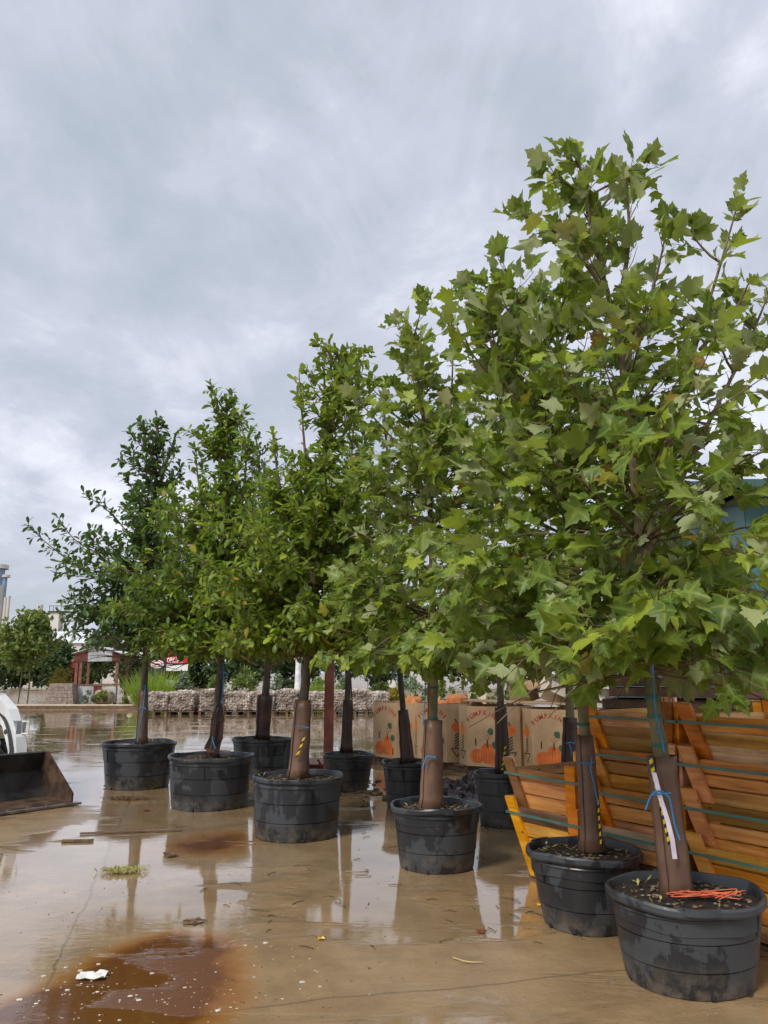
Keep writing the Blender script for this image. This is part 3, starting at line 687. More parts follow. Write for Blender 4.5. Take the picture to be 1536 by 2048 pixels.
t7 = potted('thin leaning lobed-leaf tree in the dented pot in front of the leftmost printed bin', (.33, 10.46), (.285, .35, .54), t7_tr, 'syc',
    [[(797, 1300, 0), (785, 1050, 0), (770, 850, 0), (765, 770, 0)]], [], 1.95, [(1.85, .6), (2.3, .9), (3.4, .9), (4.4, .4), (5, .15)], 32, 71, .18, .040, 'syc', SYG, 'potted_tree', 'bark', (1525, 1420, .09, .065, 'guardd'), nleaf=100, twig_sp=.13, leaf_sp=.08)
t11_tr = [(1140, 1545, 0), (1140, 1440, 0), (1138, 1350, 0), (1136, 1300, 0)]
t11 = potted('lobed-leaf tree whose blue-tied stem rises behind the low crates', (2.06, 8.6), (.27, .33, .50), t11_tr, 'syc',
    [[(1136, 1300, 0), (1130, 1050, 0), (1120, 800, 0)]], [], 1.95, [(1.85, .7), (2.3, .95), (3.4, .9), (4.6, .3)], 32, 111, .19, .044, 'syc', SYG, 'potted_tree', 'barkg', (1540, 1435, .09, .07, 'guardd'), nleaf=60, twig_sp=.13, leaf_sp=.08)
# --- small-leaved trees at the left
t3_tr = [(596, 1556, 0), (604, 1430, 0), (615, 1330, 0), (618, 1270, 0)]
t3 = potted('small-leaved tree in the wide pot nearest the puddle, yellow striped tape on its guard', (-.91, 8.60), (.425, .475, .60), t3_tr, 'oak',
    [[(618, 1270, 0), (640, 1050, 0), (662, 865, 0), (688, 708, 0)], [(624, 1180, 0), (615, 980, -.05), (606, 855, -.05), (598, 748, -.05)], [(620, 1180, 0), (565, 1000, -.1), (545, 868, -.1)], [(665, 860, 0), (705, 790, 0), (722, 730, 0)], [(660, 900, 0), (650, 790, 0), (648, 722, 0)]],
    [[(618, 1240, 0), (540, 1180, -.3), (470, 1130, -.5)], [(620, 1220, 0), (560, 1100, -.4), (490, 1040, -.5)], [(625, 1150, 0), (600, 1010, -.3), (570, 930, -.4)], [(640, 1050, 0), (700, 960, 0), (735, 870, 0)], [(615, 1260, 0), (540, 1250, -.3), (500, 1190, -.4)]],
    1.86, [(1.75, 1.0), (2.2, 1.25), (2.8, 1.18), (3.1, .86), (3.4, .36), (3.8, .13), (5.0, .08)], 160, 31, .12, .052, 'oakl', OAG, 'potted_tree', 'bark', (1556, 1400, .105, .088, 'guard'), twig_sp=.042, leaf_sp=.030, droop=.2, zmin=1.86)
t2_tr = [(426, 1512, 0), (434, 1420, 0), (442, 1330, 0), (444, 1280, 0)]
t2 = potted('small-leaved tree in the muddy-based pot, torn guard and long blue twine on its stem', (-2.21, 10.41), (.465, .53, .62), t2_tr, 'oak',
    [[(444, 1280, 0), (450, 1080, 0), (456, 925, 0), (452, 806, 0)], [(446, 1150, 0), (490, 960, -.1), (484, 850, -.1)], [(446, 1150, 0), (400, 980, .1), (392, 900, .1)]],
    [[(456, 960, 0), (420, 895, 0), (375, 862, 0)], [(442, 1250, 0), (360, 1200, -.3), (290, 1160, -.4)], [(444, 1240, 0), (380, 1100, -.4), (320, 1050, -.4)], [(445, 1180, 0), (500, 1100, -.4), (540, 1050, -.4)], [(442, 1270, 0), (410, 1270, -.3), (400, 1290, -.3)], [(444, 1200, 0), (390, 1050, -.2), (300, 1020, -.2)]],
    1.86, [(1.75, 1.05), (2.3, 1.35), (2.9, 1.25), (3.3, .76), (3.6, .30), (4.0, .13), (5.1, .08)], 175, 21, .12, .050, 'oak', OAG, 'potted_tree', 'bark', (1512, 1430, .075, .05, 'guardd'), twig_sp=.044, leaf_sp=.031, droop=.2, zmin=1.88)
t1_tr = [(283, 1486, 0), (287, 1400, 0), (291, 1320, 0), (293, 1270, 0)]
t1 = potted('darkest small-leaved tree, leftmost of the row, branches reaching out over the loader', (-3.66, 12.13), (.46, .545, .64), t1_tr, 'oak',
    [[(293, 1270, 0), (300, 1100, 0), (312, 955, 0), (316, 848, 0)], [(308, 1000, 0), (335, 920, 0), (356, 860, 0)], [(312, 960, 0), (298, 890, 0), (285, 862, 0)]],
    [[(294, 1240, 0), (180, 1150, 0), (110, 1100, 0), (56, 1052, 0)], [(294, 1200, 0), (205, 1115, 0), (150, 1080, 0), (116, 1034, 0)], [(298, 1130, 0), (235, 1040, .1), (176, 992, .1)], [(302, 1060, 0), (275, 1000, .1), (250, 950, .1)],
     [(292, 1270, 0), (200, 1240, -.1), (125, 1245, -.1)], [(292, 1250, 0), (200, 1190, .1), (140, 1180, .1)], [(292, 1275, 0), (240, 1275, -.1), (190, 1270, -.1)], [(310, 1000, 0), (345, 960, .1), (362, 935, .1)], [(296, 1180, 0), (220, 1090, -.2), (190, 1060, -.2)], [(292, 1260, 0), (220, 1220, .2), (160, 1215, .2)]],
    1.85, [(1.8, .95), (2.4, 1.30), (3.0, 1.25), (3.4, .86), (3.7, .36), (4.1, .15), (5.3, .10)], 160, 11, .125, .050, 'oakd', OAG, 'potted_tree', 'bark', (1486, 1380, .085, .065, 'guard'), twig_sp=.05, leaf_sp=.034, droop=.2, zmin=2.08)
t5_tr = [(525, 1480, 0), (530, 1400, 0), (536, 1330, 0), (538, 1270, 0)]
t5 = potted('small-leaved tree standing behind, its dark guard flared open at the top', (-1.98, 13.28), (.44, .495, .60), t5_tr, 'oak',
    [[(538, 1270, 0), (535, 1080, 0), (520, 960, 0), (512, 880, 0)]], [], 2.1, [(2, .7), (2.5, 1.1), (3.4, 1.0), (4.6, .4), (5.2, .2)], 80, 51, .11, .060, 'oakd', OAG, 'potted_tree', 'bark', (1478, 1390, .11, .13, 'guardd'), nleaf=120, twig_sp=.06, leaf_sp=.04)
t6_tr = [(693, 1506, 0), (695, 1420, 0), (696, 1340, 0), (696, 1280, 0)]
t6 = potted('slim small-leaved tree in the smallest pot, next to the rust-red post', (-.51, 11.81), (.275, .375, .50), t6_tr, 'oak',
    [[(696, 1280, 0), (698, 1080, 0), (704, 900, 0), (712, 790, 0)]], [], 2.0, [(1.9, .6), (2.4, 1.0), (3.6, .8), (4.6, .4), (5.4, .2)], 80, 61, .11, .044, 'oak', OAG, 'potted_tree', 'bark', (1504, 1400, .085, .06, 'guardd'), nleaf=120, twig_sp=.06, leaf_sp=.04)

# choose, per tree, the leaves that show largest: each becomes an object, the rest one mass
ORIG = dict(syc=[], oak=[])
def leaf_proto():
    for kind, T in (('syc', SYC_T), ('oak', OAK_T)):
        ORIG[kind] = T
leaf_proto()
W2, H2 = 768, 1024; idbuf = np.full((H2, W2), -1, dtype=np.int32)
allp = np.concatenate([t['pos'] + t['rot'][:, :, 1] * t['size'][:, None] * .55 for t in TREES]); alls = np.concatenate([t['size'] * (.30 if t['kind'] == 'syc' else .26) for t in TREES])
own = np.concatenate([np.full(len(t['pos']), i) for i, t in enumerate(TREES)])
u, v, w = project(allp); u = u / 2; v = v / 2; rr = np.maximum(1.0, FPX / 2 * alls / w)
for i in np.argsort(-w):
    x0, x1, y0, y1 = int(u[i] - rr[i]), int(u[i] + rr[i]) + 1, int(v[i] - rr[i]), int(v[i] + rr[i]) + 1
    if x1 <= 0 or y1 <= 0 or x0 >= W2 or y0 >= H2: continue
    idbuf[max(0, y0):y1, max(0, x0):x1] = i
cnt = np.bincount(idbuf[idbuf >= 0], minlength=len(allp)); start = 0
for ti, t in enumerate(TREES):
    n = len(t['pos']); c = cnt[start:start + n]; start += n
    pick = np.argsort(-c)[:t['nleaf']]; pick = pick[c[pick] > 0]
    rest = np.ones(n, bool); rest[pick] = False
    b = np.array(t['base']); T = ORIG[t['kind']]
    me = leaf_cloud('crown', T, t['pos'][rest] - b, t['rot'][rest], t['size'][rest], t['tint'][rest], t['var'][rest], t['mat'])
    tag(obj('crown', me, t['root']), kind='stuff')
    lm = [raw_mesh('leaf', tv, tf, t['mat'], np.zeros(len(tv)), tvn) for tv, tf, tvn in T]
    for i in pick:
        o = bpy.data.objects.new('leaf', lm[t['var'][i]]); COL.objects.link(o); o.parent = t['root']
        o.rotation_mode = 'QUATERNION'; o.rotation_quaternion = Matrix(t['rot'][i].tolist()).to_quaternion()
        o.location = t['pos'][i] - b; s = float(t['size'][i]); o.scale = (s, s, s)

# --- ties, tags, stakes on the trees
for root, trp, pys in ((t9, t9_tr, (1395, 1432, 1490)), (t10, t10_tr, (1325, 1448)), (t4, t4_tr, (1375, 1437))):
    for py in pys: ring(root, path_at_py(trp, py, root.location.y), .043, .022, 'gtape', 'green_tape')
tie(t9, [(1306, 1330), (1308, 1380), (1312, 1430), (1322, 1470), (1328, 1505)], .0045, 'twine')
tie(t9, [(1312, 1430), (1318, 1455), (1314, 1468)], .004, 'twine')
tie(t9, [(1291, 1620), (1303, 1590), (1320, 1582), (1332, 1590), (1340, 1600), (1350, 1650), (1360, 1680)], .005, 'twine', Y=4.60)
tie(t9, [(1300, 1590), (1320, 1588), (1342, 1586)], .0045, 'twine', Y=4.60)
tie(t10, [(1152, 1345), (1157, 1352), (1170, 1352), (1180, 1362), (1166, 1378)], .0045, 'twine', Y=5.58)
tie(t10, [(1180, 1340), (1178, 1362), (1184, 1376)], .004, 'twine', Y=5.58)
tie(t10, [(1155, 1523), (1170, 1527), (1188, 1524)], .005, 'twine', Y=5.57)
tie(t10, [(1184, 1515), (1182, 1540), (1190, 1575), (1196, 1610)], .0045, 'twine', Y=5.57)
tie(t4, [(852, 1330), (850, 1400), (846, 1450)], .005, 'twine')
tie(t4, [(845, 1537), (853, 1515), (862, 1514), (872, 1515)], .006, 'twine', Y=7.15)
tie(t1, [(291, 1370), (286, 1420), (280, 1450), (275, 1484)], .008, 'twine', Y=12.0)
tie(t1, [(277, 1418), (285, 1415), (292, 1418)], .008, 'twine', Y=12.0)
tie(t2, [(446, 1325), (447, 1350), (444, 1400), (430, 1430), (424, 1470), (432, 1500)], .009, 'twine', Y=10.3)
tie(t2, [(440, 1345), (447, 1343), (455, 1348), (450, 1356)], .008, 'twine', Y=10.3)
tie(t3, [(597, 1280), (612, 1290), (624, 1286)], .007, 'twine', Y=8.5)
tie(t3, [(590, 1455), (602, 1453), (618, 1456)], .006, 'twine', Y=8.48)
tie(t11, [(1132, 1487), (1140, 1485), (1150, 1487)], .007, 'twine', Y=8.45)
tie(t11, [(1138, 1487), (1142, 1500), (1141, 1512)], .006, 'twine', Y=8.45)
tie(t5, [(577, 1485), (572, 1500), (570, 1530), (567, 1545)], .006, 'gtape', Y=12.75)
tie(t4, [(857, 1345), (858, 1390), (858, 1440)], .014, 'stake', 'stake', Y=7.27)
tie(t10, [(1168, 1310), (1172, 1390), (1176, 1470)], .012, 'stake', 'stake', Y=5.68)
tie(t9, [(1308, 1330), (1325, 1430), (1334, 1505)], .010, 'stake', 'stake', Y=4.78)
tie(t6, [(700, 1330), (704, 1400), (706, 1440)], .010, 'guardd', 'stake', Y=11.8)
def strip(root, pts, w, mat, name, Y):
    b = root.location; q = MB(); pp = [P(x, y, Y) - b for x, y in pts]
    for a, c in zip(pp, pp[1:]):
        s = Vector((w / 2, 0, 0)); t = Vector((0, .003, 0))
        q.hexa([a - s, a + s, a + s + t, a - s + t], [c - s, c + s, c + s + t, c - s + t])
    return q.build(name, M[mat], root)
strip(t9, [(1340, 1690), (1325, 1620), (1312, 1570), (1300, 1512)], .020, 'tape', 'striped_tape', 4.62)
strip(t9, [(1350, 1718), (1345, 1680), (1335, 1640), (1322, 1600), (1308, 1545)], .026, 'whitepl', 'white_tag', 4.61)
strip(t3, [(592, 1516), (601, 1495), (609, 1472)], .022, 'tape', 'striped_tape', 8.47)
strip(t8, [(1004, 1540), (1008, 1515), (1011, 1490)], .022, 'tape', 'striped_tape', 9.06)
strip(t10, [(1202, 1690), (1199, 1650), (1196, 1600)], .012, 'tape', 'striped_tape', 5.60)
# torn guard flap on one stem
q = MB(); b = t2.location
for pts in ([(421, 1505), (412, 1497), (424, 1470), (426, 1440), (437, 1410)], [(432, 1508), (440, 1480), (444, 1440), (440, 1405)]):
    pp = [P(x, y, 10.28) - b for x, y in pts]
    for a, c in zip(pp, pp[1:]): q.hexa([a - Vector((.03, 0, 0)), a + Vector((.03, .02, 0)), a + Vector((.03, .026, 0)), a + Vector((-.03, .006, 0))], [c - Vector((.02, 0, 0)), c + Vector((.02, .02, 0)), c + Vector((.02, .026, 0)), c + Vector((-.02, .006, 0))])
q.build('torn_guard', M['guardd'], t2)
# orange twine lying in the nearest pot
rg = random.Random(3); q = MB()
c0 = gp(1400, 1795, .44)
for k in range(7):
    pts = [c0 + Vector((rg.uniform(-.17, .25), rg.uniform(-.06, .05), rg.uniform(.0, .035))) for _ in range(6)]
    q.tube(smooth_path(pts, 6), .0027, 5)
q.v = [(v[0] - c0.x, v[1] - c0.y, v[2] - c0.z) for v in q.v]
tag(q.build('orange_twine', M['otwine'], None, True, c0), 'loose tangle of orange twine lying on the soil of the nearest pot', 'twine')

# ------------------------------------------------------------------ nested wooden crates
CU = Vector((.53, -.85, 0)).normalized(); CB = Vector((.85, .53, 0)).normalized()
CH, CTOPA, CTOPB, FL = .60, .82, .92, math.tan(R_(12.5))
PLANKM, POSTM = {}, {}
def crate(loc, label, seed, ncopy=0):
    """tapered slatted crate; local x along the long front face, local y to the back"""
    rg = random.Random(seed); root = empty('wooden_crate', loc, math.atan2(CU.y, CU.x)); tag(root, label, 'crate', 'nested wooden crates')
    hz = CH
    def side(ang, half, dist):     # one tapered side: planks across, posts at the ends
        rot = Matrix.Rotation(ang, 3, 'Z'); y = .012
        hs = [.105, .085, .12, .095, .11]; rg.shuffle(hs); z = .015
        tilt = Matrix.Rotation(math.atan(FL), 3, 'X')     # lean outwards (outer side is local -y)
        for h in hs:
            if z + h > hz: h = hz - z
            zc = z + h / 2; hl = half - FL * (hz - zc); dc = dist - FL * (hz - zc)
            key = round(hl, 3), round(h, 3)
            pm = PLANKM.get(key)
            if pm is None:
                pb = MB(); a = hl - .006; e = .003; t = .019; hh = h / 2 - .006
                pb.hexa([(-a + .01, -t / 2, -hh), (a - .01, -t / 2, -hh), (a - .01, t / 2, -hh), (-a + .01, t / 2, -hh)], [(-a, -t / 2, hh), (a, -t / 2, hh), (a, t / 2, hh), (-a, t / 2, hh)])
                pm = PLANKM[key] = pb.mesh('plank', M['wood'])
            o = obj('plank', pm, root); o.rotation_mode = 'QUATERNION'
            o.rotation_quaternion = (rot @ tilt @ Matrix.Rotation(rg.uniform(-.008, .008), 3, 'Y')).to_quaternion()
            o.location = rot @ Vector((rg.uniform(-.006, .006), -dc + rg.uniform(-.004, .004), zc)); z += h
        for s in (-1, 1):
            hl = half - FL * hz / 2; dc = dist - FL * hz / 2
            key = ('p', s)
            pm = POSTM.get(key)
            if pm is None:
                pb = MB(); hh = CH / 2 + .012; k = FL * hh; w = .052; t = .013
                pb.hexa([(s * (-k) - w, -t, -hh), (s * (-k) + w, -t, -hh), (s * (-k) + w, t, -hh), (s * (-k) - w, t, -hh)], [(s * k - w, -t, hh), (s * k + w, -t, hh), (s * k + w, t, hh), (s * k - w, t, hh)])
                pm = POSTM[key] = pb.mesh('corner_post', M['woodp'])
            o = obj('corner_post', pm, root); o.rotation_mode = 'QUATERNION'; o.rotation_quaternion = (rot @ tilt).to_quaternion()
            o.location = rot @ Vector((s * (hl - .048), -dc - .024, hz / 2))
    side(0, CTOPA / 2, CTOPB / 2); side(PI, CTOPA / 2, CTOPB / 2); side(PI / 2, CTOPB / 2, CTOPA / 2); side(-PI / 2, CTOPB / 2, CTOPA / 2)
    bt = MB(); bt.box((0, 0, .03), (CTOPA - 2 * FL * CH - .04, CTOPB - 2 * FL * CH - .04, .02)); bt.build('floor_board', M['wood'], root)
    # strap round the crate
    zs = .60 * hz + .12; a, b_ = CTOPA / 2 - FL * (hz - zs) + .0, CTOPB / 2 - FL * (hz - zs) + .042
    st = MB(); a += .042
    cor = [Vector((-a, -b_, zs)), Vector((a, -b_, zs)), Vector((a, b_, zs)), Vector((-a, b_, zs))]
    for i in range(4):
        p, q_ = cor[i], cor[(i + 1) % 4]; n = (p + q_).normalized(); n = Vector((n.x, n.y, 0)).normalized() * .003; u_ = Vector((0, 0, .0095))
        st.hexa([p - u_, q_ - u_, q_ - u_ + n, p - u_ + n], [p + u_, q_ + u_, q_ + u_ + n, p + u_ + n])
    st.build('strap', M['strap'], root)
    return root
row0 = Vector((1.055, 6.93, 0)) + CU * (CTOPA / 2) + CB * (CTOPB / 2 - .02)
names = {0: ['bottom crate of the low pair beside the mottled pot', 'open top crate of the low pair beside the mottled pot'],
         1: ['bottom crate of the tall stack behind the nearest tree stem', 'second crate up in the tall stack behind the nearest tree stem', 'third crate up in the tall stack behind the nearest tree stem', 'top crate of the tall stack behind the nearest tree stem'],
         2: ['bottom crate of the tall stack at the right edge', 'second crate up in the tall stack at the right edge', 'third crate up in the tall stack at the right edge', 'top crate of the tall stack at the right edge']}
for si, (n, along, dz0, sp) in enumerate(((2, 0, .03, .31), (4, .93, .03, .272), (4, 1.78, .03, .272))):
    for k in range(n):
        rg = random.Random(si * 10 + k)
        crate(row0 + CU * (along + rg.uniform(-.01, .01)) + CB * rg.uniform(-.012, .012) + Vector((0, 0, dz0 + k * sp)), names[si][k], 300 + si * 10 + k)
    q = MB(); c = row0 + CU * along
    for y in (-.3, 0, .3): q.box((0, y, .017), (.62, .07, .03))
    tag(q.build('crate_skid', M['pallet'], None, False, c + Vector((0, 0, -.002))), ['dark wooden skid under the low pair of crates', 'dark wooden skid under the tall crate stack behind the nearest stem', 'dark wooden skid under the crate stack at the right edge'][si], 'skid').rotation_euler[2] = math.atan2(CU.y, CU.x)

# ------------------------------------------------------------------ printed pumpkin bins
def glyphs(txt, size):
    out = []
    for ch in txt:
        c = bpy.data.curves.new('glyph', 'FONT'); c.body = ch; c.size = size; c.align_x = 'CENTER'; c.resolution_u = 2; c.offset = size * .035
        o = bpy.data.objects.new('glyph', c); COL.objects.link(o); bpy.context.view_layer.update()
        me = bpy.data.meshes.new_from_object(o.evaluated_get(bpy.context.evaluated_depsgraph_get()))
        out.append(([tuple(v.co) for v in me.vertices], [tuple(p.vertices) for p in me.polygons]))
        bpy.data.objects.remove(o); bpy.data.curves.remove(c); bpy.data.meshes.remove(me)
    return out
PUMPKINS = glyphs('PUMPKINS', .105)
def ell(cx, cy, a, b, n=20, lob=0): return [(cx + a * math.cos(t) * (1 + lob * math.cos(6 * t)), cy + b * math.sin(t)) for t in (2 * PI * k / n for k in range(n))]
def flat(mb, poly, y):
    mb.add([(x, y, z) for x, z in poly], [tuple(range(len(poly)))])
BW, BC, BH = .60, .36, 1.0      # wide face, chamfer face, height
def bin_meshes():
    D = {}
    pts = []; W = BW / 2; dd = W + BC * .7071
    for k in range(4):
        a = k * PI / 2 - PI / 2; c, s = math.cos(a), math.sin(a); t = Vector((-s, c, 0)); n = Vector((c, s, 0))
        pts += [n * dd - t * W, n * dd + t * W]
    n = 8; b = MB()
    V = [p for p in pts] + [p + Vector((0, 0, BH)) for p in pts] + [p * .985 + Vector((0, 0, BH)) for p in pts] + [p * .985 + Vector((0, 0, .02)) for p in pts]
    F = [(i, (i + 1) % n, n + (i + 1) % n, n + i) for i in range(n)] + [(n + i, n + (i + 1) % n, 2 * n + (i + 1) % n, 2 * n + i) for i in range(n)]
    F += [(2 * n + i, 2 * n + (i + 1) % n, 3 * n + (i + 1) % n, 3 * n + i) for i in range(n)] + [tuple(3 * n + i for i in range(n))]
    b.add(V, F); D['body'] = b.mesh('bin_wall', M['card'])
    # face art, front at y=0 facing -y, x across, z up
    t = MB(); R0 = .30; c0 = (.0, .56)
    for k, (gv, gf) in enumerate(PUMPKINS):
        a = R_(142 - k * 14.5); ca, sa = math.cos(a - PI / 2), math.sin(a - PI / 2)
        t.add([(c0[0] + R0 * math.cos(a) + (x * ca - y * sa), -.003, c0[1] + R0 * math.sin(a) + (x * sa + y * ca)) for x, y, _ in gv], gf)
    D['lettering'] = t.mesh('lettering', M['pred'])
    o = MB()
    for i, (cx, cz, a, b_) in enumerate(((-.12, .17, .125, .12), (.06, .22, .13, .17), (.15, .13, .09, .10))): flat(o, ell(cx, cz, a, b_, 28, .03), -.002 - .0006 * i)
    D['pumpkin_print'] = o.mesh('pumpkin_print', M['pink'])
    ln = MB()
    for cx, cz, a, b_ in ((-.12, .17, .125, .12), (.06, .22, .13, .17)):
        for f in (-.55, -.15, .25, .65):
            q = [(cx + f * a * math.sqrt(max(0, 1 - (s / 5) ** 2 * .8)), cz + b_ * s / 5 * .95) for s in range(-5, 6)]
            for (x0, z0), (x1, z1) in zip(q, q[1:]): flat(ln, [(x0 - .003, z0), (x0 + .003, z0), (x1 + .003, z1), (x1 - .003, z1)], -.0042)
    for q in ([(.06, .40), (.10, .47), (.07, .53), (.02, .50), (.05, .45), (.12, .47), (.17, .53), (.16, .60)],):
        for (x0, z0), (x1, z1) in zip(q, q[1:]): flat(ln, [(x0 - .004, z0 - .003), (x0 + .004, z0 - .003), (x1 + .004, z1 + .003), (x1 - .004, z1 + .003)], -.0025)
    D['print_lines'] = ln.mesh('print_lines', M['pline'])
    g = MB()
    for cx, cz in ((.12, .58), (.19, .36)): flat(g, [(cx - .05, cz), (cx - .01, cz - .06), (cx + .05, cz - .045), (cx + .06, cz + .02), (cx + .03, cz + .06), (cx - .03, cz + .05)], -.003)
    D['leaf_print'] = g.mesh('leaf_print', M['pgreen'])
    h = MB()
    for cx, cz in ((-.14, .40), (.07, .38), (.20, .12)): flat(h, [(cx - .011, cz - .06), (cx + .011, cz - .06), (cx + .011, cz + .06), (cx - .011, cz + .06)], -.005)
    D['hand_hole'] = h.mesh('hand_hole', M['pdark'])
    p = MB(); flat(p, ell(0, .60, .10, .085, 28, .03), -.002); D['corner_pumpkin'] = p.mesh('corner_pumpkin', M['pink'])
    d = MB(); d3 = MB(); flat(d3, [(-.015, .68), (.015, .67), (-.01, .74), (-.045, .735)], -.003); D['stem_print'] = d3.mesh('stem_print', M['pgreen'])
    d2 = MB()
    for k in range(5): z = .47 - k * .048; flat(d2, [(-.04, z - .03), (.04, z + .02), (.04, z + .044), (-.04, z - .006)], -.003)
    for a, b_ in (((-.105, .235), (.105, .235)), ((.105, .235), (0, .095)), ((0, .095), (-.105, .235))):
        dx, dz = b_[0] - a[0], b_[1] - a[1]; l = math.hypot(dx, dz); nx_, nz_ = -dz / l * .009, dx / l * .009
        flat(d, [(a[0] - nx_, a[1] - nz_), (b_[0] - nx_, b_[1] - nz_), (b_[0] + nx_, b_[1] + nz_), (a[0] + nx_, a[1] + nz_)], -.003)
    D['stripe_print'] = d2.mesh('stripe_print', M['pdark'])
    D['arrow_print'] = d.mesh('arrow_print', M['pdark'])
    return D
BD = bin_meshes()
def pumpkin_bin(x, y, rz, z, label, squash=1.0, tilt=0):
    root = empty('pumpkin_bin', (x, y, z), rz); tag(root, label, 'cardboard bin', 'printed cardboard bins'); root.scale = (1, 1, squash); root.rotation_euler[0] = tilt
    obj('bin_wall', BD['body'], root); dd = BW / 2 + BC * .7071
    for k in range(4):
        a = k * PI / 2
        for nm in ('lettering', 'pumpkin_print', 'print_lines', 'leaf_print', 'hand_hole'):
            o = obj(nm, BD[nm], root); o.rotation_euler = (0, 0, a); o.location = Matrix.Rotation(a, 3, 'Z') @ Vector((0, -dd, 0))
        a += PI / 4; dc = (BW / 2 + dd) * .7071
        for nm in ('corner_pumpkin', 'stem_print', 'arrow_print', 'stripe_print'):
            o = obj(nm, BD[nm], root); o.rotation_euler = (0, 0, a); o.location = Matrix.Rotation(a, 3, 'Z') @ Vector((0, -dc, 0))
    return root
def pallet(x, y, rz, label, mat='pallet', w=1.15, d=1.0, group=None, name='pallet'):
    root = empty(name, (x, y, 0), rz); tag(root, label, 'pallet', group)
    for k in range(3): q = MB(); q.box((0, (k - 1) * d * .44, .05), (w, .05, .09)); q.build('stringer', M[mat], root)
    for k in range(6): q = MB(); q.box(((k - 2.5) * w / 6.2, 0, .107), (w / 8, d, .02)); q.build('deck_board', M[mat], root)
    return root
BINS = [(.40, 15.35, R_(-44), 'leftmost printed cardboard bin, seen past the leaning thin stem', .98), (1.18, 14.75, R_(-36), 'second printed bin from the open end, half behind the lone brown guard', .99),
        (1.93, 14.0, R_(-29), 'printed bin with its whole lettering showing, above the dark plastic heap', .97), (2.95, 13.55, R_(-30), 'sagging printed bin above the low crates', .94), (3.98, 13.2, R_(-28), 'printed bin at the far end, mostly behind the tall crates', .95)]
for i, (x, y, rz, lb, sq) in enumerate(BINS):
    pallet(x, y, rz, ['pallet under the leftmost printed bin', 'pallet under the second printed bin', 'pallet under the printed bin above the plastic heap', 'pallet under the sagging printed bin', 'pallet under the printed bin behind the tall crates'][i])
    pumpkin_bin(x, y, rz, .121, lb, sq)
# loose lids / flattened sheet over the bins
q = MB(); q.box((0, 0, 0), (2.3, .75, .012)); o = q.build('cardboard_sheet', M['cardin'], None, False, (2.6, 14.35, 1.128)); o.rotation_euler = (R_(1), R_(1.2), R_(-18)); tag(o, 'long brown cardboard sheet lying across the printed bins', 'cardboard')
def pumpkin(x, y, z, r, label):
    root = empty('pumpkin', (x, y, z)); tag(root, label, 'pumpkin', 'pumpkins in the printed bins'); b = MB(); n = 28
    b.lathe([(.02 * r, .10 * r), (.45 * r, .0), (.85 * r, .25 * r), (1.0 * r, .65 * r), (.88 * r, 1.05 * r), (.5 * r, 1.32 * r), (.1 * r, 1.25 * r)], n, wob=lambda a, i: (r * .06 * math.cos(9 * a) * (1 if 0 < i < 6 else .2), 0), close_bottom=True, close_top=True)
    b.build('body', M['pumpkin'], root, True); s = MB(); s.tube([(0, 0, 1.2 * r), (0, .02, 1.45 * r), (.03, .03, 1.6 * r)], [.03, .022, .026], 7); s.build('stem', M['grassc'], root, True)
for x, y, z, r, lb in ((.55, 15.3, .95, .19, 'small pumpkin peeping over the leftmost printed bin'), (1.02, 14.85, .93, .17, 'pale pumpkin heaped behind the lone tree stem'), (1.36, 14.95, .96, .22, 'largest orange pumpkin showing above the second printed bin')): pumpkin(x, y, z, r, lb)
# crumpled boxes beyond the bins
def open_box(x, y, z, w, d, h, rot, label, mat):
    root = empty('cardboard_box', (x, y, z)); root.rotation_euler = rot; tag(root, label, 'box')
    q = MB(); t = .012
    q.box((0, -d / 2, h / 2), (w, t, h)); q.box((0, d / 2, h / 2), (w, t, h)); q.box((-w / 2 - .001, 0, h / 2), (t, d + t, h)); q.box((w / 2 + .001, 0, h / 2), (t, d + t, h)); q.box((0, 0, t / 2), (w - t, d - t, t)); q.build('wall', M[mat], root)
    for s in (-1, 1):
        f = MB(); f.box((0, s * (d / 2 + .1), h + .03), (w * .98, .22, .01), Matrix.Rotation(-s * .5, 3, 'X')); f.build('flap', M[mat], root)
open_box(3.05, 14.7, 1.22, .52, .40, .34, (R_(38), R_(22), R_(15)), 'pale grey box tipped open on top of the bins', 'cardgrey')
open_box(2.62, 14.9, 1.16, .42, .36, .30, (R_(8), R_(-12), R_(30)), 'dark brown box squashed beside the pale tipped box', 'cardin')
open_box(3.75, 14.3, 1.16, .40, .34, .20, (R_(-12), R_(10), R_(-25)), 'low pale box behind the two tree stems', 'cardgrey')
# wet dark plastic heap
rg = random.Random(9); n = 26; q = MB(); VV = []; FF = []
for j in range(n):
    for i in range(n):
        x, y = (i / (n - 1) - .5) * 1.5, (j / (n - 1) - .5) * 1.1; e = max(0, 1 - (x / .75) ** 2) * max(0, 1 - (y / .55) ** 2)
        VV.append((x + rg.uniform(-.02, .02), y + rg.uniform(-.02, .02), .006 + e * (.16 + .14 * math.sin(x * 7 + y * 9) * math.cos(y * 8 - x * 5) + rg.uniform(-.05, .07))))
FF = [(j * n + i, j * n + i + 1, (j + 1) * n + i + 1, (j + 1) * n + i) for j in range(n - 1) for i in range(n - 1)]
q.add(VV, FF); o = q.build('plastic_sheet', M['film'], None, False, (1.12, 11.2, .004)); tag(o, 'crumpled wet dark brown plastic heaped in front of the printed bins', 'plastic sheet')
q = MB()
for k in range(90):
    x, y = rg.gauss(0, .45), rg.gauss(0, .55); q.blob((x, y, .012), rg.uniform(.015, .05), k, (1.3, 1, .5), .35)
tag(q.build('mud_clods', M['debris'], None, False, (-.05, 11.6, 0)), 'scattered wet mud and mulch clods by the leftmost bin', kind='stuff')

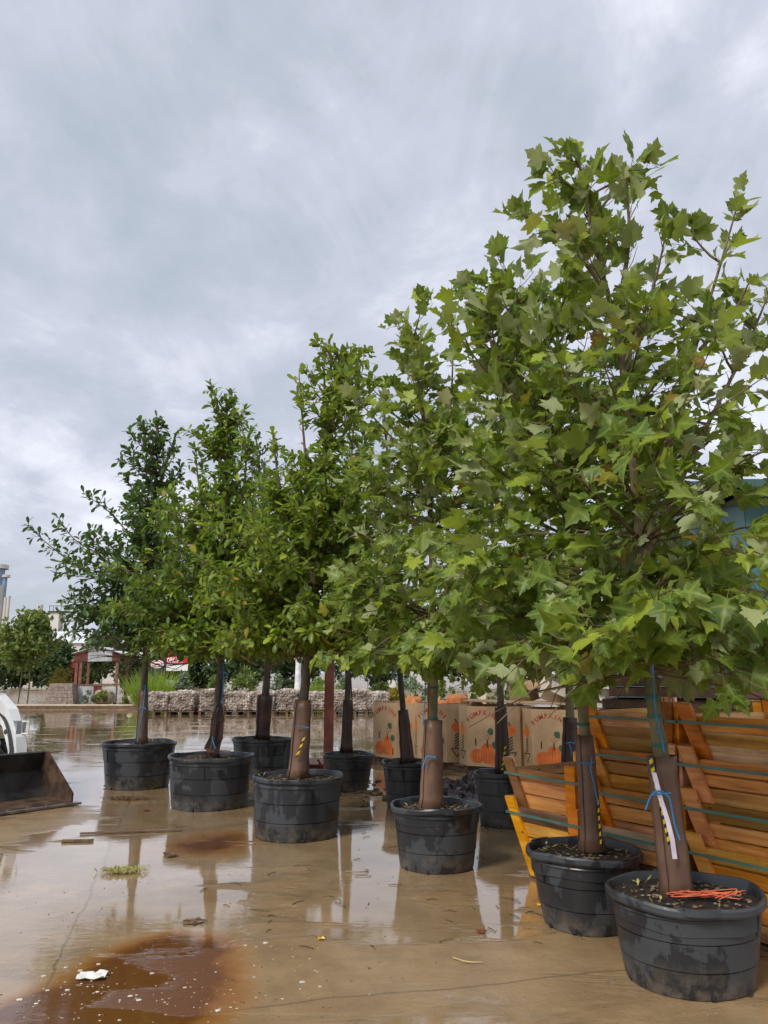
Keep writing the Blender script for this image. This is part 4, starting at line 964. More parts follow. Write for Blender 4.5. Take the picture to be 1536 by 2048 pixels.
# rust red post with its pallets behind the pots
q = MB(); q.box((0, 0, 1.3), (.16, .16, 2.6)); r = MB(); root = empty('steel_post', (-.95, 13.9, 0)); tag(root, 'square rust-red steel post rising behind the smallest pot', 'post')
q.build('shaft', M['steelpost'], root); r.box((0, 0, .008), (.36, .36, .016)); r.build('base_plate', M['steelpost'], root)
pallet(-1.35, 14.4, R_(8), 'flat reddish pallet on the ground behind the yellow-taped guard', 'redpallet', 1.2, 1.0)

# ------------------------------------------------------------------ loader at the left edge
root = empty('loader', (-5.98, 10.98, 0), R_(51)); tag(root, 'white compact loader entering at the edge with its dark bucket lowered', 'loader')
# local frame: x across the machine (+x towards the yard), -y forward (to the camera)
def prof_x(name, poly, x0, x1, mat, parent=root, smooth=False):
    q = MB(); q.prism(poly, x0, x1, (Vector((0, 0, 0)), Vector((0, 1, 0)), Vector((0, 0, 1)), Vector((1, 0, 0)))); return q.build(name, M[mat], parent, smooth)
bk_l, bk_r = -.88, .88
bucket = prof_x('bucket', [(-1.92, .0), (-1.92, .03), (-1.28, .045), (-1.10, .16), (-1.04, .36), (-1.12, .60), (-1.08, .615), (-1.0, .36), (-1.06, .14), (-1.27, .0)], bk_l, bk_r, 'steel')
for s, x in ((1, bk_r), (-1, bk_l)):
    prof_x('side_plate', [(-1.86, .005), (-1.86, .14), (-1.17, .61), (-1.08, .60), (-1.0, .36), (-1.06, .14), (-1.27, .005)], x - .012 if s > 0 else x - .012, x + .014, 'rusty', bucket)
q = MB(); q.box(((bk_l + bk_r) / 2, -1.93, .022), (bk_r - bk_l + .12, .11, .024)); q.build('cutting_edge', M['edge'], bucket)
prof_x('floor_scrape', [(-1.86, .034), (-1.86, .038), (-1.30, .052), (-1.30, .048)], bk_l + .02, bk_r - .02, 'rusty', bucket)
for k in range(7): q = MB(); q.blob((bk_l + .2 + k * .24, -1.90, .04), .022, k, (1, 1, .5), .05); q.build('bolt', M['edge'], bucket)
arm_poly = [(-1.02, .14), (-.86, .18), (-.72, .62), (-.50, .92), (-.1, 1.12), (1.2, 1.22), (1.2, 1.42), (-.2, 1.36), (-.62, 1.16), (-.90, .80), (-1.04, .40)]
for s in (-1, 1): prof_x('lift_arm', arm_poly, s * .62 - .07, s * .62 + .07, 'mwhite', root)
prof_x('body', [(-.55, .35), (-.55, .72), (-.25, .98), (1.4, 1.05), (1.4, .35)], -.52, .52, 'mwhite', root)
prof_x('cab', [(-.35, .99), (-.15, 2.0), (.85, 2.0), (1.0, 1.06)], -.42, .42, 'steel', root)
for s in (-1, 1):
    lp = MB(); lp.box((s * .62, -.82, .92), (.11, .10, .18)); l2 = lp.build('headlight', M['chrome'], root)
    gd = MB(); gd.tube([(s * .62 + .02, -.86, 1.0), (s * .62 + .07, -.96, 1.0), (s * .62 + .07, -.96, .84), (s * .62 + .02, -.86, .84)], .012, 6); gd.build('lamp_guard', M['mwhite'], l2, True)
for s in (-1, 1):
    for k in range(2):
        hs = MB(); hs.tube(smooth_path([(s * (.55 + .03 * k), -.2, 1.16), (s * (.52 + .03 * k), -.62, 1.0), (s * (.50 + .03 * k), -.88, .66), (s * (.46 + .03 * k), -.96, .36)], 4), .014, 6); hs.build('hose', M['rubber'], root, True)
    cy = MB(); cy.tube([(s * .62, -.30, .62), (s * .62, -.78, .40)], .045, 10); cy.tube([(s * .62, -.78, .40), (s * .62, -1.0, .30)], .024, 10); cy.build('tilt_cylinder', M['edge'], root, True)
    for (yy, zz_) in ((-.62, .86), (-.30, 1.16), (-.92, .30)):
        pn_ = MB(); pn_.tube([(s * .62 - .085, yy, zz_), (s * .62 + .085, yy, zz_)], .032, 10); pn_.build('pivot_pin', M['steel'], root, True)
def tyre(x, y):
    w = MB(); R0, hw = .37, .14
    prof = [(.17, -hw), (.31, -hw), (.355, -hw * .8), (.365, 0), (.355, hw * .8), (.31, hw), (.17, hw)]
    w.lathe(prof, 30); rot = Matrix.Rotation(PI / 2, 3, 'Y'); w.v = [tuple(rot @ Vector(v) + Vector((x, y, R0))) for v in w.v]
    t = w.build('tyre', M['rubber'], root, True)
    tr_ = MB()
    for k in range(18):
        a = k * 2 * PI / 18
        for s in (-1, 1):
            c = Vector((x + s * .065, y + .362 * math.cos(a + s * .09), R0 + .362 * math.sin(a + s * .09))); tr_.box(c, (.13, .045, .035), Matrix.Rotation(a - PI / 2, 3, 'X') @ Matrix.Rotation(s * .5, 3, 'Z'))
    tr_.build('tread', M['rubber'], t)
    rm = MB(); rm.lathe([(.0, .03), (.08, .035), (.165, .06), (.175, .13)], 20); rm.v = [tuple(rot @ Vector((v[0], v[1], v[2] * (1 if x > 0 else -1))) + Vector((x, y, R0))) for v in rm.v]; rm.build('rim', M['mwhite'], t, True)
for x in (-.76, .76):
    for y in (-.30, .85): tyre(x, y)

# ------------------------------------------------------------------ plants of the nursery beyond the yard
def clump(n, rad, seed, shape='ball', leaf=(.10, .05)):
    """leaf sized faces through a volume: rad = (rx, ry, rz)"""
    rgn = np.random.default_rng(seed)
    if shape == 'grass':
        a = rgn.uniform(0, 2 * PI, n); r0 = rgn.random(n) ** .6; c = np.stack([np.cos(a) * r0 * rad[0] * .6, np.sin(a) * r0 * rad[1] * .6, np.zeros(n)], 1)
        d = unit(np.stack([np.cos(a) * r0 * .8, np.sin(a) * r0 * .8, np.ones(n)], 1) + rgn.normal(size=(n, 3)) * .15); ln = rad[2] * rgn.uniform(.7, 1.25, n)
        w = unit(np.cross(d, rgn.normal(size=(n, 3)))) * leaf[1]
        V = np.stack([c - w, c + w, c + d * ln[:, None] + w * .2, c + d * ln[:, None] - w * .2], 1)
    else:
        k = max(6, n // 70); cc = unit(rgn.normal(size=(k, 3))) * (rgn.random((k, 1)) ** .45) * .78
        if shape == 'cone': cc[:, 2] = rgn.uniform(-1, 1, k); cc[:, :2] *= ((1.05 - cc[:, 2]) / 2)[:, None] * 1.2
        ci = rgn.integers(0, k, n); sp = .30 if shape != 'cone' else .2
        c = cc[ci] + unit(rgn.normal(size=(n, 3))) * rgn.random((n, 1)) ** .5 * sp
        c = c * np.array(rad); d = unit(rgn.normal(size=(n, 3)) + np.array([0, 0, .2])); s = rgn.uniform(.6, 1.3, n)[:, None]
        w = unit(np.cross(d, rgn.normal(size=(n, 3)))) * leaf[1] * s
        V = np.stack([c, c + d * leaf[0] * .5 * s + w, c + d * leaf[0] * s, c + d * leaf[0] * .5 * s - w], 1); V[:, :, 2] += rad[2]
    F = np.arange(n * 4).reshape(n, 4); t = np.repeat(rgn.random(n) * .95, 4)
    return V.reshape(-1, 3), F, t
def shrub(px, base_py, wpx, top_py, Y, mat, label, n=700, shape='ball', leaf=(.10, .035), stem=0, pot=False, name='shrub', cat='shrub', group=None, trunks=1):
    sc = FPX / (Y * CT); p = P(px, base_py, Y); top = P(px, top_py, Y).z; z0 = 0
    root = empty(name, (p.x, Y, 0)); tag(root, label, cat, group); h = top - stem
    V, F, t = clump(n, (wpx / sc / 2, wpx / sc / 2, h if shape == 'grass' else h / 2), int(px * 7 + base_py), shape, leaf)
    V[:, 2] += stem
    tag(obj('foliage' if stem < 1 else 'crown', raw_mesh('foliage', V, F, M[mat], t), root), kind='stuff')
    st = MB()
    for k in range(trunks):
        dx = (k - (trunks - 1) / 2) * .5
        st.tube([(dx, 0, 0), (dx + .03, 0, stem * .5 + .1), (dx * .6, .02, stem + h * .5)], [.05 if stem > 1 else .02, .045 if stem > 1 else .015, .012], 6)
    if shape != 'grass': st.build('trunk' if stem > 1 else 'stem', M['barkg' if stem > 1 else 'twig'], root, True)
    if pot:
        q = MB(); q.lathe([(.17, 0), (.21, .30), (.225, .30), (.225, .34), (.20, .34), (.19, .28)], 16, close_bottom=True); q.build('pot', M['npot'], root, True)
    return root
S = shrub
S(45, 1408, 135, 1210, 44, 'shgreen', 'tall pale green twin-stemmed tree at the left edge of the nursery', 4200, leaf=(.26, .09), stem=1.5, name='nursery_tree', cat='tree', trunks=2)
S(112, 1400, 90, 1275, 50, 'shdark', 'dark bushy tree between the pale twin-stemmed tree and the tin stand', 2200, leaf=(.26, .09), stem=.6, name='nursery_tree', cat='tree')
S(118, 1400, 66, 1330, 46, 'shyel', 'yellow bush beside the tin stand', 1500, leaf=(.13, .03))
S(146, 1400, 22, 1296, 47, 'shred', 'red and white flowering shrub at the corner of the tin stand', 260, leaf=(.22, .1))
S(200, 1400, 120, 1262, 62, 'shdark', 'dark tree behind the tin stand', 2600, leaf=(.32, .11), stem=1.2, name='nursery_tree', cat='tree')
S(255, 1402, 70, 1270, 48, 'shdark', 'dark upright evergreen just past the tin stand', 2200, leaf=(.20, .07), stem=.3)
S(205, 1405, 40, 1375, 41, 'shgreen', 'low green plant in front of the tin stand', 500, leaf=(.12, .04))
S(180, 1405, 34, 1378, 41, 'shgrey', 'grey leaved plant beside the boulder', 400, leaf=(.12, .04))
S(245, 1407, 30, 1388, 40, 'shgreen', 'small leafy plant between the boulder and the rubble pallets', 350, leaf=(.12, .04))
S(310, 1392, 95, 1348, 38, 'shlime', 'broad mound of bright ornamental grass over the first rubble pallet', 900, 'grass', (.3, .020))
S(365, 1400, 60, 1335, 37, 'shgrey', 'drooping grey-green shrub between two rubble pallets', 900, leaf=(.22, .045))
for i, (px, w, top, mt, lb, Y, shp) in enumerate([
    (430, 70, 1335, 'shgreen', 'rounded green shrub behind the third rubble pallet', 39, 'ball'), (485, 60, 1328, 'shgreen', 'upright green shrub behind the fourth rubble pallet', 41, 'ball'),
    (540, 70, 1345, 'shgrey', 'pale low shrub behind the open-topped guard', 40, 'ball'), (575, 50, 1352, 'shdark', 'dark low shrub left of the white post', 42, 'ball'),
    (580, 46, 1378, 'shyel', 'low yellow-flowered plant at the foot of the white post', 35.5, 'ball'), (640, 60, 1368, 'shlime', 'bright lime grass tuft right of the white post', 36, 'grass'),
    (625, 60, 1335, 'shgreen', 'green shrub right of the white post', 44, 'ball'), (680, 40, 1346, 'shgrey', 'blue-grey ball shrub behind the rust-red post', 40, 'ball'),
    (700, 46, 1372, 'shdark', 'dark low shrub behind the slim stem', 37, 'ball'), (735, 52, 1300, 'shdark', 'dark shadowed tree trunked shrub above the last rubble pallet', 40, 'cone'),
    (760, 60, 1358, 'shgreen', 'green low shrub behind the last rubble pallet', 41, 'ball'), (790, 56, 1376, 'shyel', 'yellow-green low hedge plant past the last rubble pallet', 39, 'ball'),
    (820, 70, 1350, 'shgrey', 'silvery shrub mass seen beyond the leftmost bin', 46, 'ball'), (870, 60, 1345, 'shgreen', 'green shrub behind the lone guard stem', 46, 'ball')]):
    S(px, 1400, w, top, Y, mt, lb, 750, shp, (.17, .05) if shp != 'grass' else (.3, .018))
for i, (px, top) in enumerate(((885, 1352), (905, 1345), (928, 1350), (948, 1356), (1000, 1352), (1020, 1358))):
    S(px, 1408, 26, top, 40.5, 'shgreen', f'{("first", "second", "third", "fourth", "fifth", "last")[i]} narrow potted conifer beyond the bins, counted from the lone brown guard', 420, 'cone', (.12, .03), pot=True, name='potted_conifer', cat='conifer', group='potted conifers beyond the bins', stem=.3)
for i, (px, top, mt, lb) in enumerate(((838, 1388, 'shgreen', 'low round green plant on the far paving'), (862, 1392, 'shlime', 'lower lime plant on the far paving'), (985, 1392, 'shgreen', 'grassy clump beside the limestone block'), (1038, 1382, 'shlime', 'lime leaved plant in a pot at the end of the far paving'))):
    S(px, 1408, 30, top, 39, mt, lb, 350, leaf=(.10, .04), pot=(i == 3))
# far wood that reads as one mass
rgn = np.random.default_rng(5); VV, FF, TT, o_ = [], [], [], 0
for k in range(34):
    x = -60 + k * 3.4 + rgn.uniform(-1, 1); y = 78 + rgn.uniform(-6, 10); h = rgn.uniform(2.0, 3.1) if x < -8 else rgn.uniform(3.0, 4.6)
    v_, f_, t_ = clump(1500, (rgn.uniform(2.2, 3.4), 2.2, h), 1000 + k, 'ball', (.55, .20)); v_ += np.array([x, y, -.3])
    VV.append(v_); FF.append(f_ + o_); TT.append(t_); o_ += len(v_)
tag(obj('treeline', raw_mesh('treeline', np.concatenate(VV), np.concatenate(FF), M['shdark'], np.concatenate(TT))), 'dark green wood far behind the nursery', kind='stuff')

# ------------------------------------------------------------------ rubble pallets, boulders
def rubble_mesh(seed, w=.90, d=.92, h=.70):
    rg = random.Random(seed); h *= 1 + .07 * (seed - 2); w *= 1 + .05 * (2 - seed); q = MB()
    def st(x, y, z, r): q.blob((x, y, z), r, rg.randint(0, 9999), (rg.uniform(.8, 1.4), rg.uniform(.8, 1.3), rg.uniform(.6, 1.0)), .28)
    for k in range(240): st(rg.uniform(-w / 2, w / 2), -d / 2 + rg.uniform(-.02, .03), .17 + rg.uniform(0, h), rg.uniform(.032, .062))
    for k in range(130): xx = rg.uniform(-w / 2, w / 2); st(xx, rg.uniform(-d / 2, d / 2), .17 + h + rg.uniform(-.04, .06) - .10 * (2 * xx / w) ** 4, rg.uniform(.035, .075))
    for s in (-1, 1):
        for k in range(120): st(s * w / 2 + rg.uniform(-.03, .02), rg.uniform(-d / 2, d / 2), .17 + rg.uniform(0, h), rg.uniform(.035, .065))
    q.box((0, 0, .15 + h / 2), (w - .06, d - .06, h - .04)); return q.mesh('rubble', M['stone'])
RUB = [rubble_mesh(s) for s in (1, 2, 3)]
wm = MB()
for k in range(8):
    z = .18 + k * .105; wm.tube([(-.51, -.53, z), (.51, -.53, z)], .004, 3); wm.tube([(.515, -.53, z), (.515, .5, z)], .004, 3); wm.tube([(-.515, -.53, z), (-.515, .5, z)], .004, 3)
for k in range(11):
    x = -.50 + k * .10; wm.tube([(x, -.532, .15), (x, -.532, .90)], .004, 3)
WIRE = wm.mesh('wire_mesh', M['edge'])
rubx = [(313, 'first'), (368, 'second'), (426, 'third'), (479, 'fourth'), (528, 'fifth'), (576, 'sixth'), (626, 'seventh'), (672, 'eighth'), (712, 'ninth'), (752, 'last')]
for i, (px, nm) in enumerate(rubx):
    p = gp(px, 1428 - (px - 520) * .004); root = empty('rubble_pallet', p, random.Random(i).uniform(-.08, .08))
    tag(root, f'{nm} wire basket of pale rubble counted from the tin stand', 'stone pallet', 'baskets of rubble along the yard edge')
    o = obj('rubble', RUB[i % 3], root); o['kind'] = 'stuff'; tag(o, kind='stuff'); obj('wire_mesh', WIRE, root)
    for k in range(3): q = MB(); q.box(((k - 1) * .46, 0, .055), (.10, 1.02, .11)); q.build('block', M['pallet'], root)
    q = MB(); q.box((0, 0, .13), (1.12, 1.04, .03)); q.build('deck', M['pallet'], root)
def rock(px, py, wpx, hpx, mat, label, name, seed, cat='boulder', sq=.9):
    p = gp(px, py); sc = FPX / (p.y * CT); q = MB(); rg = random.Random(seed); V, F = ICO2
    W, Hh = wpx / sc / 2, hpx / sc / 2
    q.add([(math.copysign(abs(x) ** sq, x) * W * rg.uniform(.9, 1.1), math.copysign(abs(y) ** sq, y) * W * .8 * rg.uniform(.9, 1.1), Hh * .94 + math.copysign(abs(z) ** sq, z) * Hh * rg.uniform(.92, 1.06)) for x, y, z in V], F)
    return tag(q.build(name, M[mat], None, False, p), label, cat)
rock(207, 1410, 36, 32, 'boulder', 'tan boulder standing in front of the tin stand', 'boulder', 4, sq=.6)
rock(266, 1412, 26, 24, 'lime', 'pale rounded boulder before the first rubble pallet', 'boulder', 5, sq=.8)
rock(955, 1411, 40, 23, 'lime', 'pale square limestone block beside the potted conifers', 'limestone_block', 6, 'stone block', .25)
# stone block under film
p = gp(125, 1410); q = MB(); root = empty('wrapped_stone_block', p); tag(root, 'film-wrapped block of stacked brown stone left of the tin stand', 'stone block')
rg = random.Random(2)
for j in range(6):
    for i in range(5):
        s = MB(); w = .30 - j * .012; s.box(((i - 2) * w, 0, .13 + j * .175), (w * .96, 1.1 - j * .05, .165), Matrix.Rotation(rg.uniform(-.03, .03), 3, 'Z')); s.build('stone', M['wrapst'], root)
q.box((0, 0, .02), (1.9, 1.3, .04)); q.build('base_board', M['pallet'], root)
# white post
p = gp(600, 1420); root = empty('white_post', (p.x, 35.0, 0)); tag(root, 'white tapering post standing behind the rubble baskets', 'post')
q = MB(); q.lathe([(.20, 0), (.16, .6), (.13, 1.6), (.12, 2.1)], 14, close_top=True); q.build('shaft', M['white'], root, True); q = MB(); q.lathe([(.12, 2.1), (.22, 2.28), (.24, 2.5), (.14, 2.72), (.02, 2.8)], 14); q.build('cap', M['white'], root, True)

# raised bed edge and far slab
q = MB(); q.box((0, 0, .07), (16, .5, .14)); o = q.build('kerb', M['lime'], None, False, (-20.0, 38.6, 0)); o['kind'] = 'structure'
q = MB(); q.box((0, 0, .09), (11.0, .16, .16)); o = q.build('timber_edging', M['pallet'], None, False, (-16.2, 36.4, 0)); tag(o, 'long low brown timber edging along the far yard edge', 'edging')

# ------------------------------------------------------------------ tin stand
root = empty('tin_stand', (P(190, 1400, 42).x, 42, 0)); tag(root, 'open-fronted stand of striped red and silver tin with a low gable', 'stand')
def corr(x0, x1, z0, z1a, z1b, y, mat, name, parent, pitch=.075):
    q = MB(); n = max(2, int((x1 - x0) / (pitch / 2))); V = []
    for i in range(n + 1):
        t = i / n; x = x0 + (x1 - x0) * t; yy = y - (.028 if i % 2 else 0); V += [(x, yy, z0), (x, yy, z1a + (z1b - z1a) * t)]
    q.add(V, [(2 * i, 2 * i + 2, 2 * i + 3, 2 * i + 1) for i in range(n)]); o = q.build(name, M[mat], parent); sm = o.modifiers.new('t', 'SOLIDIFY'); sm.thickness = .006
for x in (-1.08, -.86, 1.05):
    q = MB(); q.box((x, 0, 1.30), (.13, .13, 2.6)); q.build('post', M['post'], root)
for x in (-1.05, 1.05):
    q = MB(); q.box((x, 1.6, 1.30), (.13, .13, 2.6)); q.build('post', M['post'], root)
q = MB(); q.box((0, -.03, 1.02), (2.4, .22, .07)); q.build('counter', M['post'], root)
for x0, x1, mt in ((-1.15, -.62, 'tin'), (-.62, -.08, 'tin'), (-.08, .34, 'tinred'), (.34, 1.1, 'tin')): corr(x0, x1, .12, .98, .98, -.09, mt, 'front_sheet', root)
zt = lambda x: 2.62 + .34 * (1 - abs(x) / 1.25)
for x0, x1, mt in ((-1.2, -.5, 'tinred'), (-.5, 0, 'tin'), (0, .78, 'tin'), (.78, 1.2, 'tinred')): corr(x0, x1, 2.22, zt(x0), zt(x1), -.10, mt, 'gable_sheet', root)
for s in (-1, 1):
    q = MB(); a, b_ = Vector((0, .8, 3.0)), Vector((s * 1.32, .8, 2.62)); d = (b_ - a); n = Vector((-d.z * s, 0, d.x * s)).normalized() * .03
    q.hexa([a + Vector((0, -1.05, 0)), b_ + Vector((0, -1.05, 0)), b_ + Vector((0, 1.05, 0)), a + Vector((0, 1.05, 0))], [a + n + Vector((0, -1.05, 0)), b_ + n + Vector((0, -1.05, 0)), b_ + n + Vector((0, 1.05, 0)), a + n + Vector((0, 1.05, 0))]); q.build('roof_sheet', M['tin'], root)
# sign beyond
def word(txt, size, mat, parent, loc, name='lettering'):
    gl = glyphs(txt, size); q = MB(); x = -len(txt) * size * .33
    for gv, gf in gl: q.add([(x + a, 0, b_) for a, b_, _ in gv], gf); x += size * .68
    return q.build(name, M[mat], parent, False, loc)
root = empty('roadside_sign', (P(350, 1340, 66).x, 66, 0)); root.scale = (.5, 1, .96); tag(root, 'red roadside sign with white letters half hidden by leaves', 'sign')
for x in (-1.6, 1.6): q = MB(); q.box((x, .1, 1.4), (.12, .12, 2.8)); q.build('post', M['signdark'], root)
q = MB(); q.box((0, 0, 2.78), (4.2, .12, .62)); pn = q.build('panel', M['signred'], root); word('OPKIMA', .62, 'signwhite', pn, (.1, -.066, 2.56))
q = MB(); q.box((.4, 0, 3.62), (3.2, .12, .95)); q.build('panel', M['signred'], root)
q = MB(); q.box((0, .0, 2.12), (4.2, .10, .52)); q.build('panel', M['signwhite'], root)
root = empty('oval_sign', (P(314, 1330, 62).x, 62, 1.0)); root.scale = (.42, 1, .55); tag(root, 'white oval sign ringed in red on a dark board', 'sign')
q = MB(); q.box((0, .08, 1.9), (3.3, .1, 2.4)); q.build('board', M['signdark'], root)
for a, b_, mt, yy in ((1.25, .58, 'signwhite', -.0), (1.02, .44, 'signred', -.01), (.86, .33, 'signwhite', -.02), (.7, .12, 'signred', -.03)):
    q = MB(); q.prism(ell(0, 2.35, a, b_, 28), 0, .02, (Vector((0, yy + .02, 0)), Vector((1, 0, 0)), Vector((0, 0, 1)), Vector((0, -1, 0)))); q.build('oval', M[mt], root)

# ------------------------------------------------------------------ works far off at the left, other buildings
root = empty('silo_works', (P(0, 1340, 170).x - 1.9, 170, 0)); tag(root, 'pale concrete silo tower with blue upper bands far off at the left edge', 'silo')
s170 = 170 * CT / FPX
def cyl(x0, z0, z1, r, mat, nm, parent, n=20, y=0): q = MB(); q.lathe([(r, z0), (r, z1)], n, (x0, y, 0), close_top=True); return q.build(nm, M[mat], parent, True)
zp = lambda py: P(0, py, 170).z
cyl(-.6, 0, zp(1172), 1.9, 'concw', 'tower', root); cyl(-.8, zp(1172), zp(1138), 1.6, 'siloblue', 'band', root); cyl(-.5, zp(1138), zp(1130), 2.0, 'concw', 'cap', root)
cyl(1.0, zp(1215), zp(1155), .55, 'siloblue', 'riser', root); cyl(1.2, zp(1155), zp(1150), .9, 'concw', 'riser_cap', root)
cyl(1.7, 0, zp(1195), .5, 'concw', 'pipe', root); cyl(2.3, 0, zp(1192), .35, 'concw', 'pipe', root)
root = empty('process_tower', (P(104, 1340, 165).x, 165, 0)); tag(root, 'grey process tower with railed platform behind the pale twin-stemmed tree', 'tower')
q = MB(); q.box((0, 0, 7), (2.0, 2.4, 14)); q.build('tower', M['concw'], root); zt_ = 14.0
q = MB(); q.box((1.0, 0, zt_ + .1), (4.4, 3, .25)); q.build('platform', M['steel'], root)
for x in np.linspace(-1.0, 3.0, 6): q = MB(); q.box((x, -1.4, zt_ + .75), (.08, .08, 1.1)); q.build('rail_post', M['steel'], root)
q = MB(); q.box((1, -1.4, zt_ + 1.3), (4.2, .08, .08)); q.build('rail', M['steel'], root); cyl(-3.6, 0, 15.6, .6, 'concw', 'stack', root)
root = empty('pale_warehouse', (P(178, 1340, 130).x, 130, 0)); tag(root, 'long pale warehouse roof showing behind the leftmost potted tree', 'warehouse')
q = MB(); q.box((0, 6, 3.2), (20, 12, 6.4)); q.build('wall', M['concw'], root)
q = MB(); q.add([(-10.4, -.4, 6.4), (10.4, -.4, 6.4), (10.4, 6, 8.6), (-10.4, 6, 8.6), (10.4, 12.4, 6.4), (-10.4, 12.4, 6.4)], [(0, 1, 2, 3), (3, 2, 4, 5), (0, 3, 5), (1, 4, 2), (0, 5, 4, 1)]); q.build('roof', M['shedroof'], root)
root = empty('small_building', (P(808, 1345, 90).x, 90, 0)); tag(root, 'small blue and white building with red eaves far beyond the bins', 'building')
q = MB(); q.box((0, 2, 1.5), (5, 4, 3.0)); q.build('wall', M['white'], root); q = MB(); q.box((0, 1.9, 3.15), (5.6, 4.8, .3)); q.build('roof', M['signred'], root)
q = MB(); q.box((-.6, -.03, 1.5), (2.2, .06, 1.2)); q.build('window', M['siloblue'], root)
# teal metal building at the right edge
X0 = P(1516, 1300, 12.6).x; root = empty('metal_building', (X0, 12.6, 0)); tag(root, 'teal ribbed metal building at the right edge behind the leaves', 'building')
q = MB(); n = 60; V = []
for i in range(n + 1): V += [(i * .10, -.03 if i % 4 in (1, 2) else 0, 0), (i * .10, -.03 if i % 4 in (1, 2) else 0, 4.6)]
q.add(V, [(2 * i, 2 * i + 2, 2 * i + 3, 2 * i + 1) for i in range(n)]); q.box((3.0, 4.05, 2.28), (5.98, 8.0, 4.56)); q.build('ribbed_wall', M['teal'], root)
q = MB(); q.add([(-.3, -.5, 4.55), (6.4, -.5, 4.55), (6.4, 8.5, 4.55), (-.3, 8.5, 4.55), (-.3, 4, 5.7), (6.4, 4, 5.7), (-.3, -.5, 4.68), (6.4, -.5, 4.68)], [(0, 1, 7, 6), (6, 7, 5, 4), (4, 5, 2, 3), (0, 6, 4, 3), (1, 2, 5, 7)]); q.build('roof', M['tealdk'], root)
# dark stack of boards behind the tall crates
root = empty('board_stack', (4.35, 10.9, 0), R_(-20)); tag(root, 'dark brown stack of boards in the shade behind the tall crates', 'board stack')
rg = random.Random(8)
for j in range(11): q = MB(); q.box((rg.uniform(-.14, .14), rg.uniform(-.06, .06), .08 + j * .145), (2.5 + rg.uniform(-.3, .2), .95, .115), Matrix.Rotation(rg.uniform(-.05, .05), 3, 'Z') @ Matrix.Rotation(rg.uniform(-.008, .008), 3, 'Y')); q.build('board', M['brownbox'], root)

# ------------------------------------------------------------------ litter on the wet concrete
def litter(name, px, py, label, cat, mat, shape):
    p = gp(px, py); q = MB(); shape(q); o = q.build(name, M[mat], None, False, p + Vector((0, 0, .004))); return tag(o, label, cat)
def leafshape(s, seed):
    def f(q):
        rg = random.Random(seed); n = 14; V = [(0, 0, .012)] + [(s * math.cos(2 * PI * k / n) * (1 if k % 2 else .6) * rg.uniform(.8, 1.2), s * .8 * math.sin(2 * PI * k / n) * (1 if k % 2 else .62), rg.uniform(.0, .02)) for k in range(n)]
        q.add(V, [(0, 1 + k, 1 + (k + 1) % n) for k in range(n)])
    return f
litter('fallen_leaf', 642, 1880, 'small yellow leaf floating alone in front of the middle pots', 'leaf', 'yleaf', leafshape(.035, 1))
litter('fallen_leaf', 963, 1866, 'dark red leaf on the concrete left of the mottled pot', 'leaf', 'rleaf', leafshape(.045, 2))
litter('fallen_leaf', 1076, 1812, 'yellow-green leaf at the foot of the mottled pot', 'leaf', 'yleaf', leafshape(.03, 3))
litter('fallen_leaf', 296, 1622, 'brown leaf in the water below the leftmost pot', 'leaf', 'rleaf', leafshape(.07, 4))
def paper(q):
    rg = random.Random(4); n = 7
    V = [((i / 6 - .5) * .15, (j / 4 - .5) * .09, .006 + rg.uniform(0, .022)) for j in range(5) for i in range(n)]
    q.add(V, [(j * n + i, j * n + i + 1, (j + 1) * n + i + 1, (j + 1) * n + i) for j in range(4) for i in range(n - 1)])
litter('paper_scrap', 184, 1957, 'crumpled white paper floating in the brown puddle', 'paper', 'paper', paper)
def card(q): q.box((0, 0, .004), (.09, .16, .003), Matrix.Rotation(.12, 3, 'Z'))
litter('twig', 935, 1925, 'thin pale bent twig on the concrete in front of the lone pot', 'twig', 'straw', lambda q: q.tube([(-.08, .05, .006), (-.02, -.01, .006), (.02, -.03, .008), (.085, -.025, .006)], [.004, .005, .004, .003], 6))
litter('twine_scrap', 712, 1745, 'short curl of red twine in the puddle by the lone pot', 'twine', 'rleaf', lambda q: q.tube(smooth_path([(-.09, 0, .006), (.02, -.02, .006), (.09, -.01, .006), (.10, .05, .006), (.07, .06, .006)], 4), .004, 5))
litter('wood_splinter', 340, 1712, 'dark flat splinter of wood poking from the puddle', 'wood', 'debris', lambda q: q.box((0, 0, .012), (.09, .16, .014), Matrix.Rotation(.5, 3, 'Z')))
litter('wood_strip', 262, 1666, 'long thin wet wooden strip lying across the water', 'wood', 'pallet', lambda q: q.box((0, 0, .008), (1.02, .035, .014), Matrix.Rotation(.16, 3, 'Z')))
litter('wood_strip', 155, 1684, 'short dark stick in the water left of the wooden strip', 'wood', 'debris', lambda q: q.box((0, 0, .01), (.30, .05, .018), Matrix.Rotation(.1, 3, 'Z')))
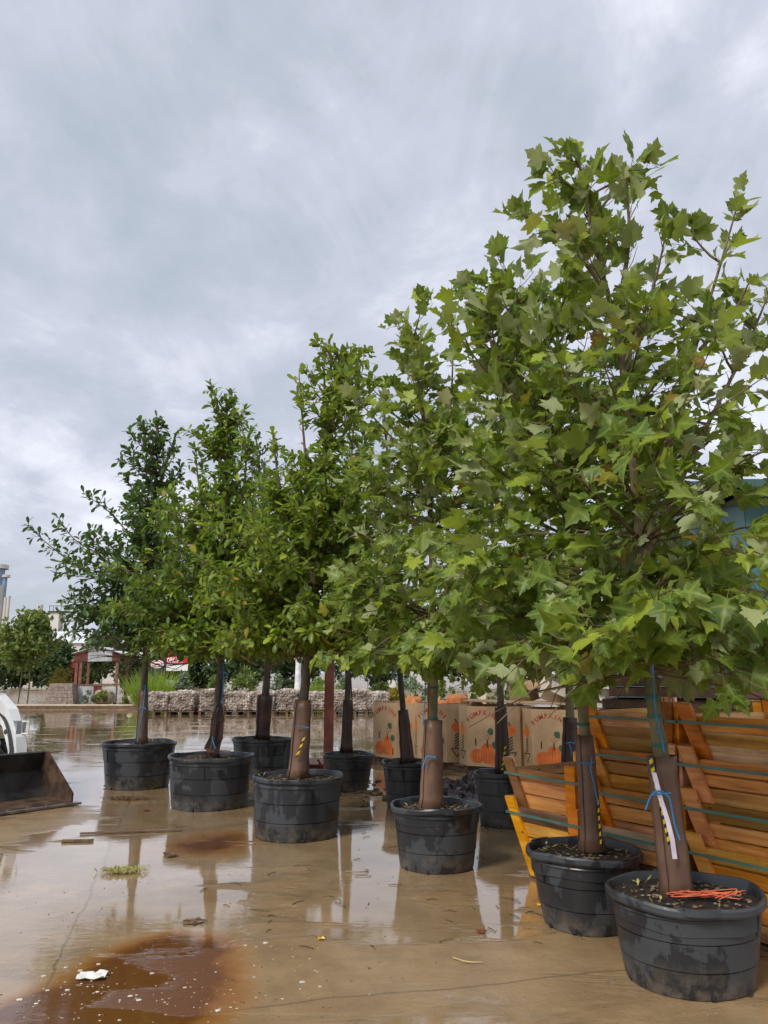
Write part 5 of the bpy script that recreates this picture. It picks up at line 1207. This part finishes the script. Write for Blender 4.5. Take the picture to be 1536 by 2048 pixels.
def tuft(n, w, d, ln, seed):
    def f(q):
        rg = random.Random(seed)
        for k in range(n):
            x, y = rg.gauss(0, w * .42), rg.gauss(0, d * .42); a = rg.uniform(0, 2 * PI); l = ln * rg.uniform(.4, 1.2)
            q.tube([(x, y, .006), (x + math.cos(a) * l * .5, y + math.sin(a) * l * .5, .02 + rg.random() * .025), (x + math.cos(a) * l, y + math.sin(a) * l, .006)], [.004, .0035, .001], 4)
    return f
litter('straw_clump', 242, 1745, 'flat clump of pale straw floating in the puddle', 'straw', 'grassc', tuft(170, .20, .09, .07, 1))
litter('leaf_debris', 258, 1600, 'drift of brown leaf debris in front of the leftmost pot', 'debris', 'debris', tuft(190, .34, .10, .09, 2))
litter('bark_scrap', 388, 1845, 'grey sunken scrap of bark in the shallow water', 'bark', 'debris', leafshape(.10, 7))
rg = random.Random(12); q = MB()
for k in range(150):
    px, py = (rg.uniform(20, 480), rg.uniform(1925, 2046)) if k < 125 else (rg.uniform(480, 640), rg.uniform(1880, 2000))
    p = gp(px, py); s = rg.uniform(.0015, .006) * (1 if rg.random() < .82 else 2.2); q.blob((p.x, p.y, .002), s, k, (1.4, 1.1, .3), .1)
tag(q.build('foam_bubbles', M['foam'], None, True), 'small pale foam bubbles on the brown puddle', kind='stuff')
q = MB()
for k in range(420):
    px, py = rg.uniform(-50, 1536), 1600 + 440 * rg.random() ** .7; p = gp(px, py); q.blob((p.x, p.y, .002), rg.uniform(.0015, .005) * (1 if rg.random() < .94 else 2.4), k, (1.2, 1, .7), .25)
tag(q.build('grit', M['pebble'], None, False), 'scattered grit and crumbs on the concrete', kind='stuff')
q = MB()
for k in range(70):
    px, py = rg.uniform(300, 1250), 1640 + 260 * rg.random(); p = gp(px, py); a = rg.uniform(0, PI); l = rg.uniform(.02, .08); q.tube([(p.x - math.cos(a) * l, p.y - math.sin(a) * l, .005), (p.x, p.y + .008, .008), (p.x + math.cos(a) * l, p.y + math.sin(a) * l, .005)], .003, 4)
tag(q.build('twig_bits', M['debris'], None, False), 'scattered bits of twig and bark on the wet yard', kind='stuff')
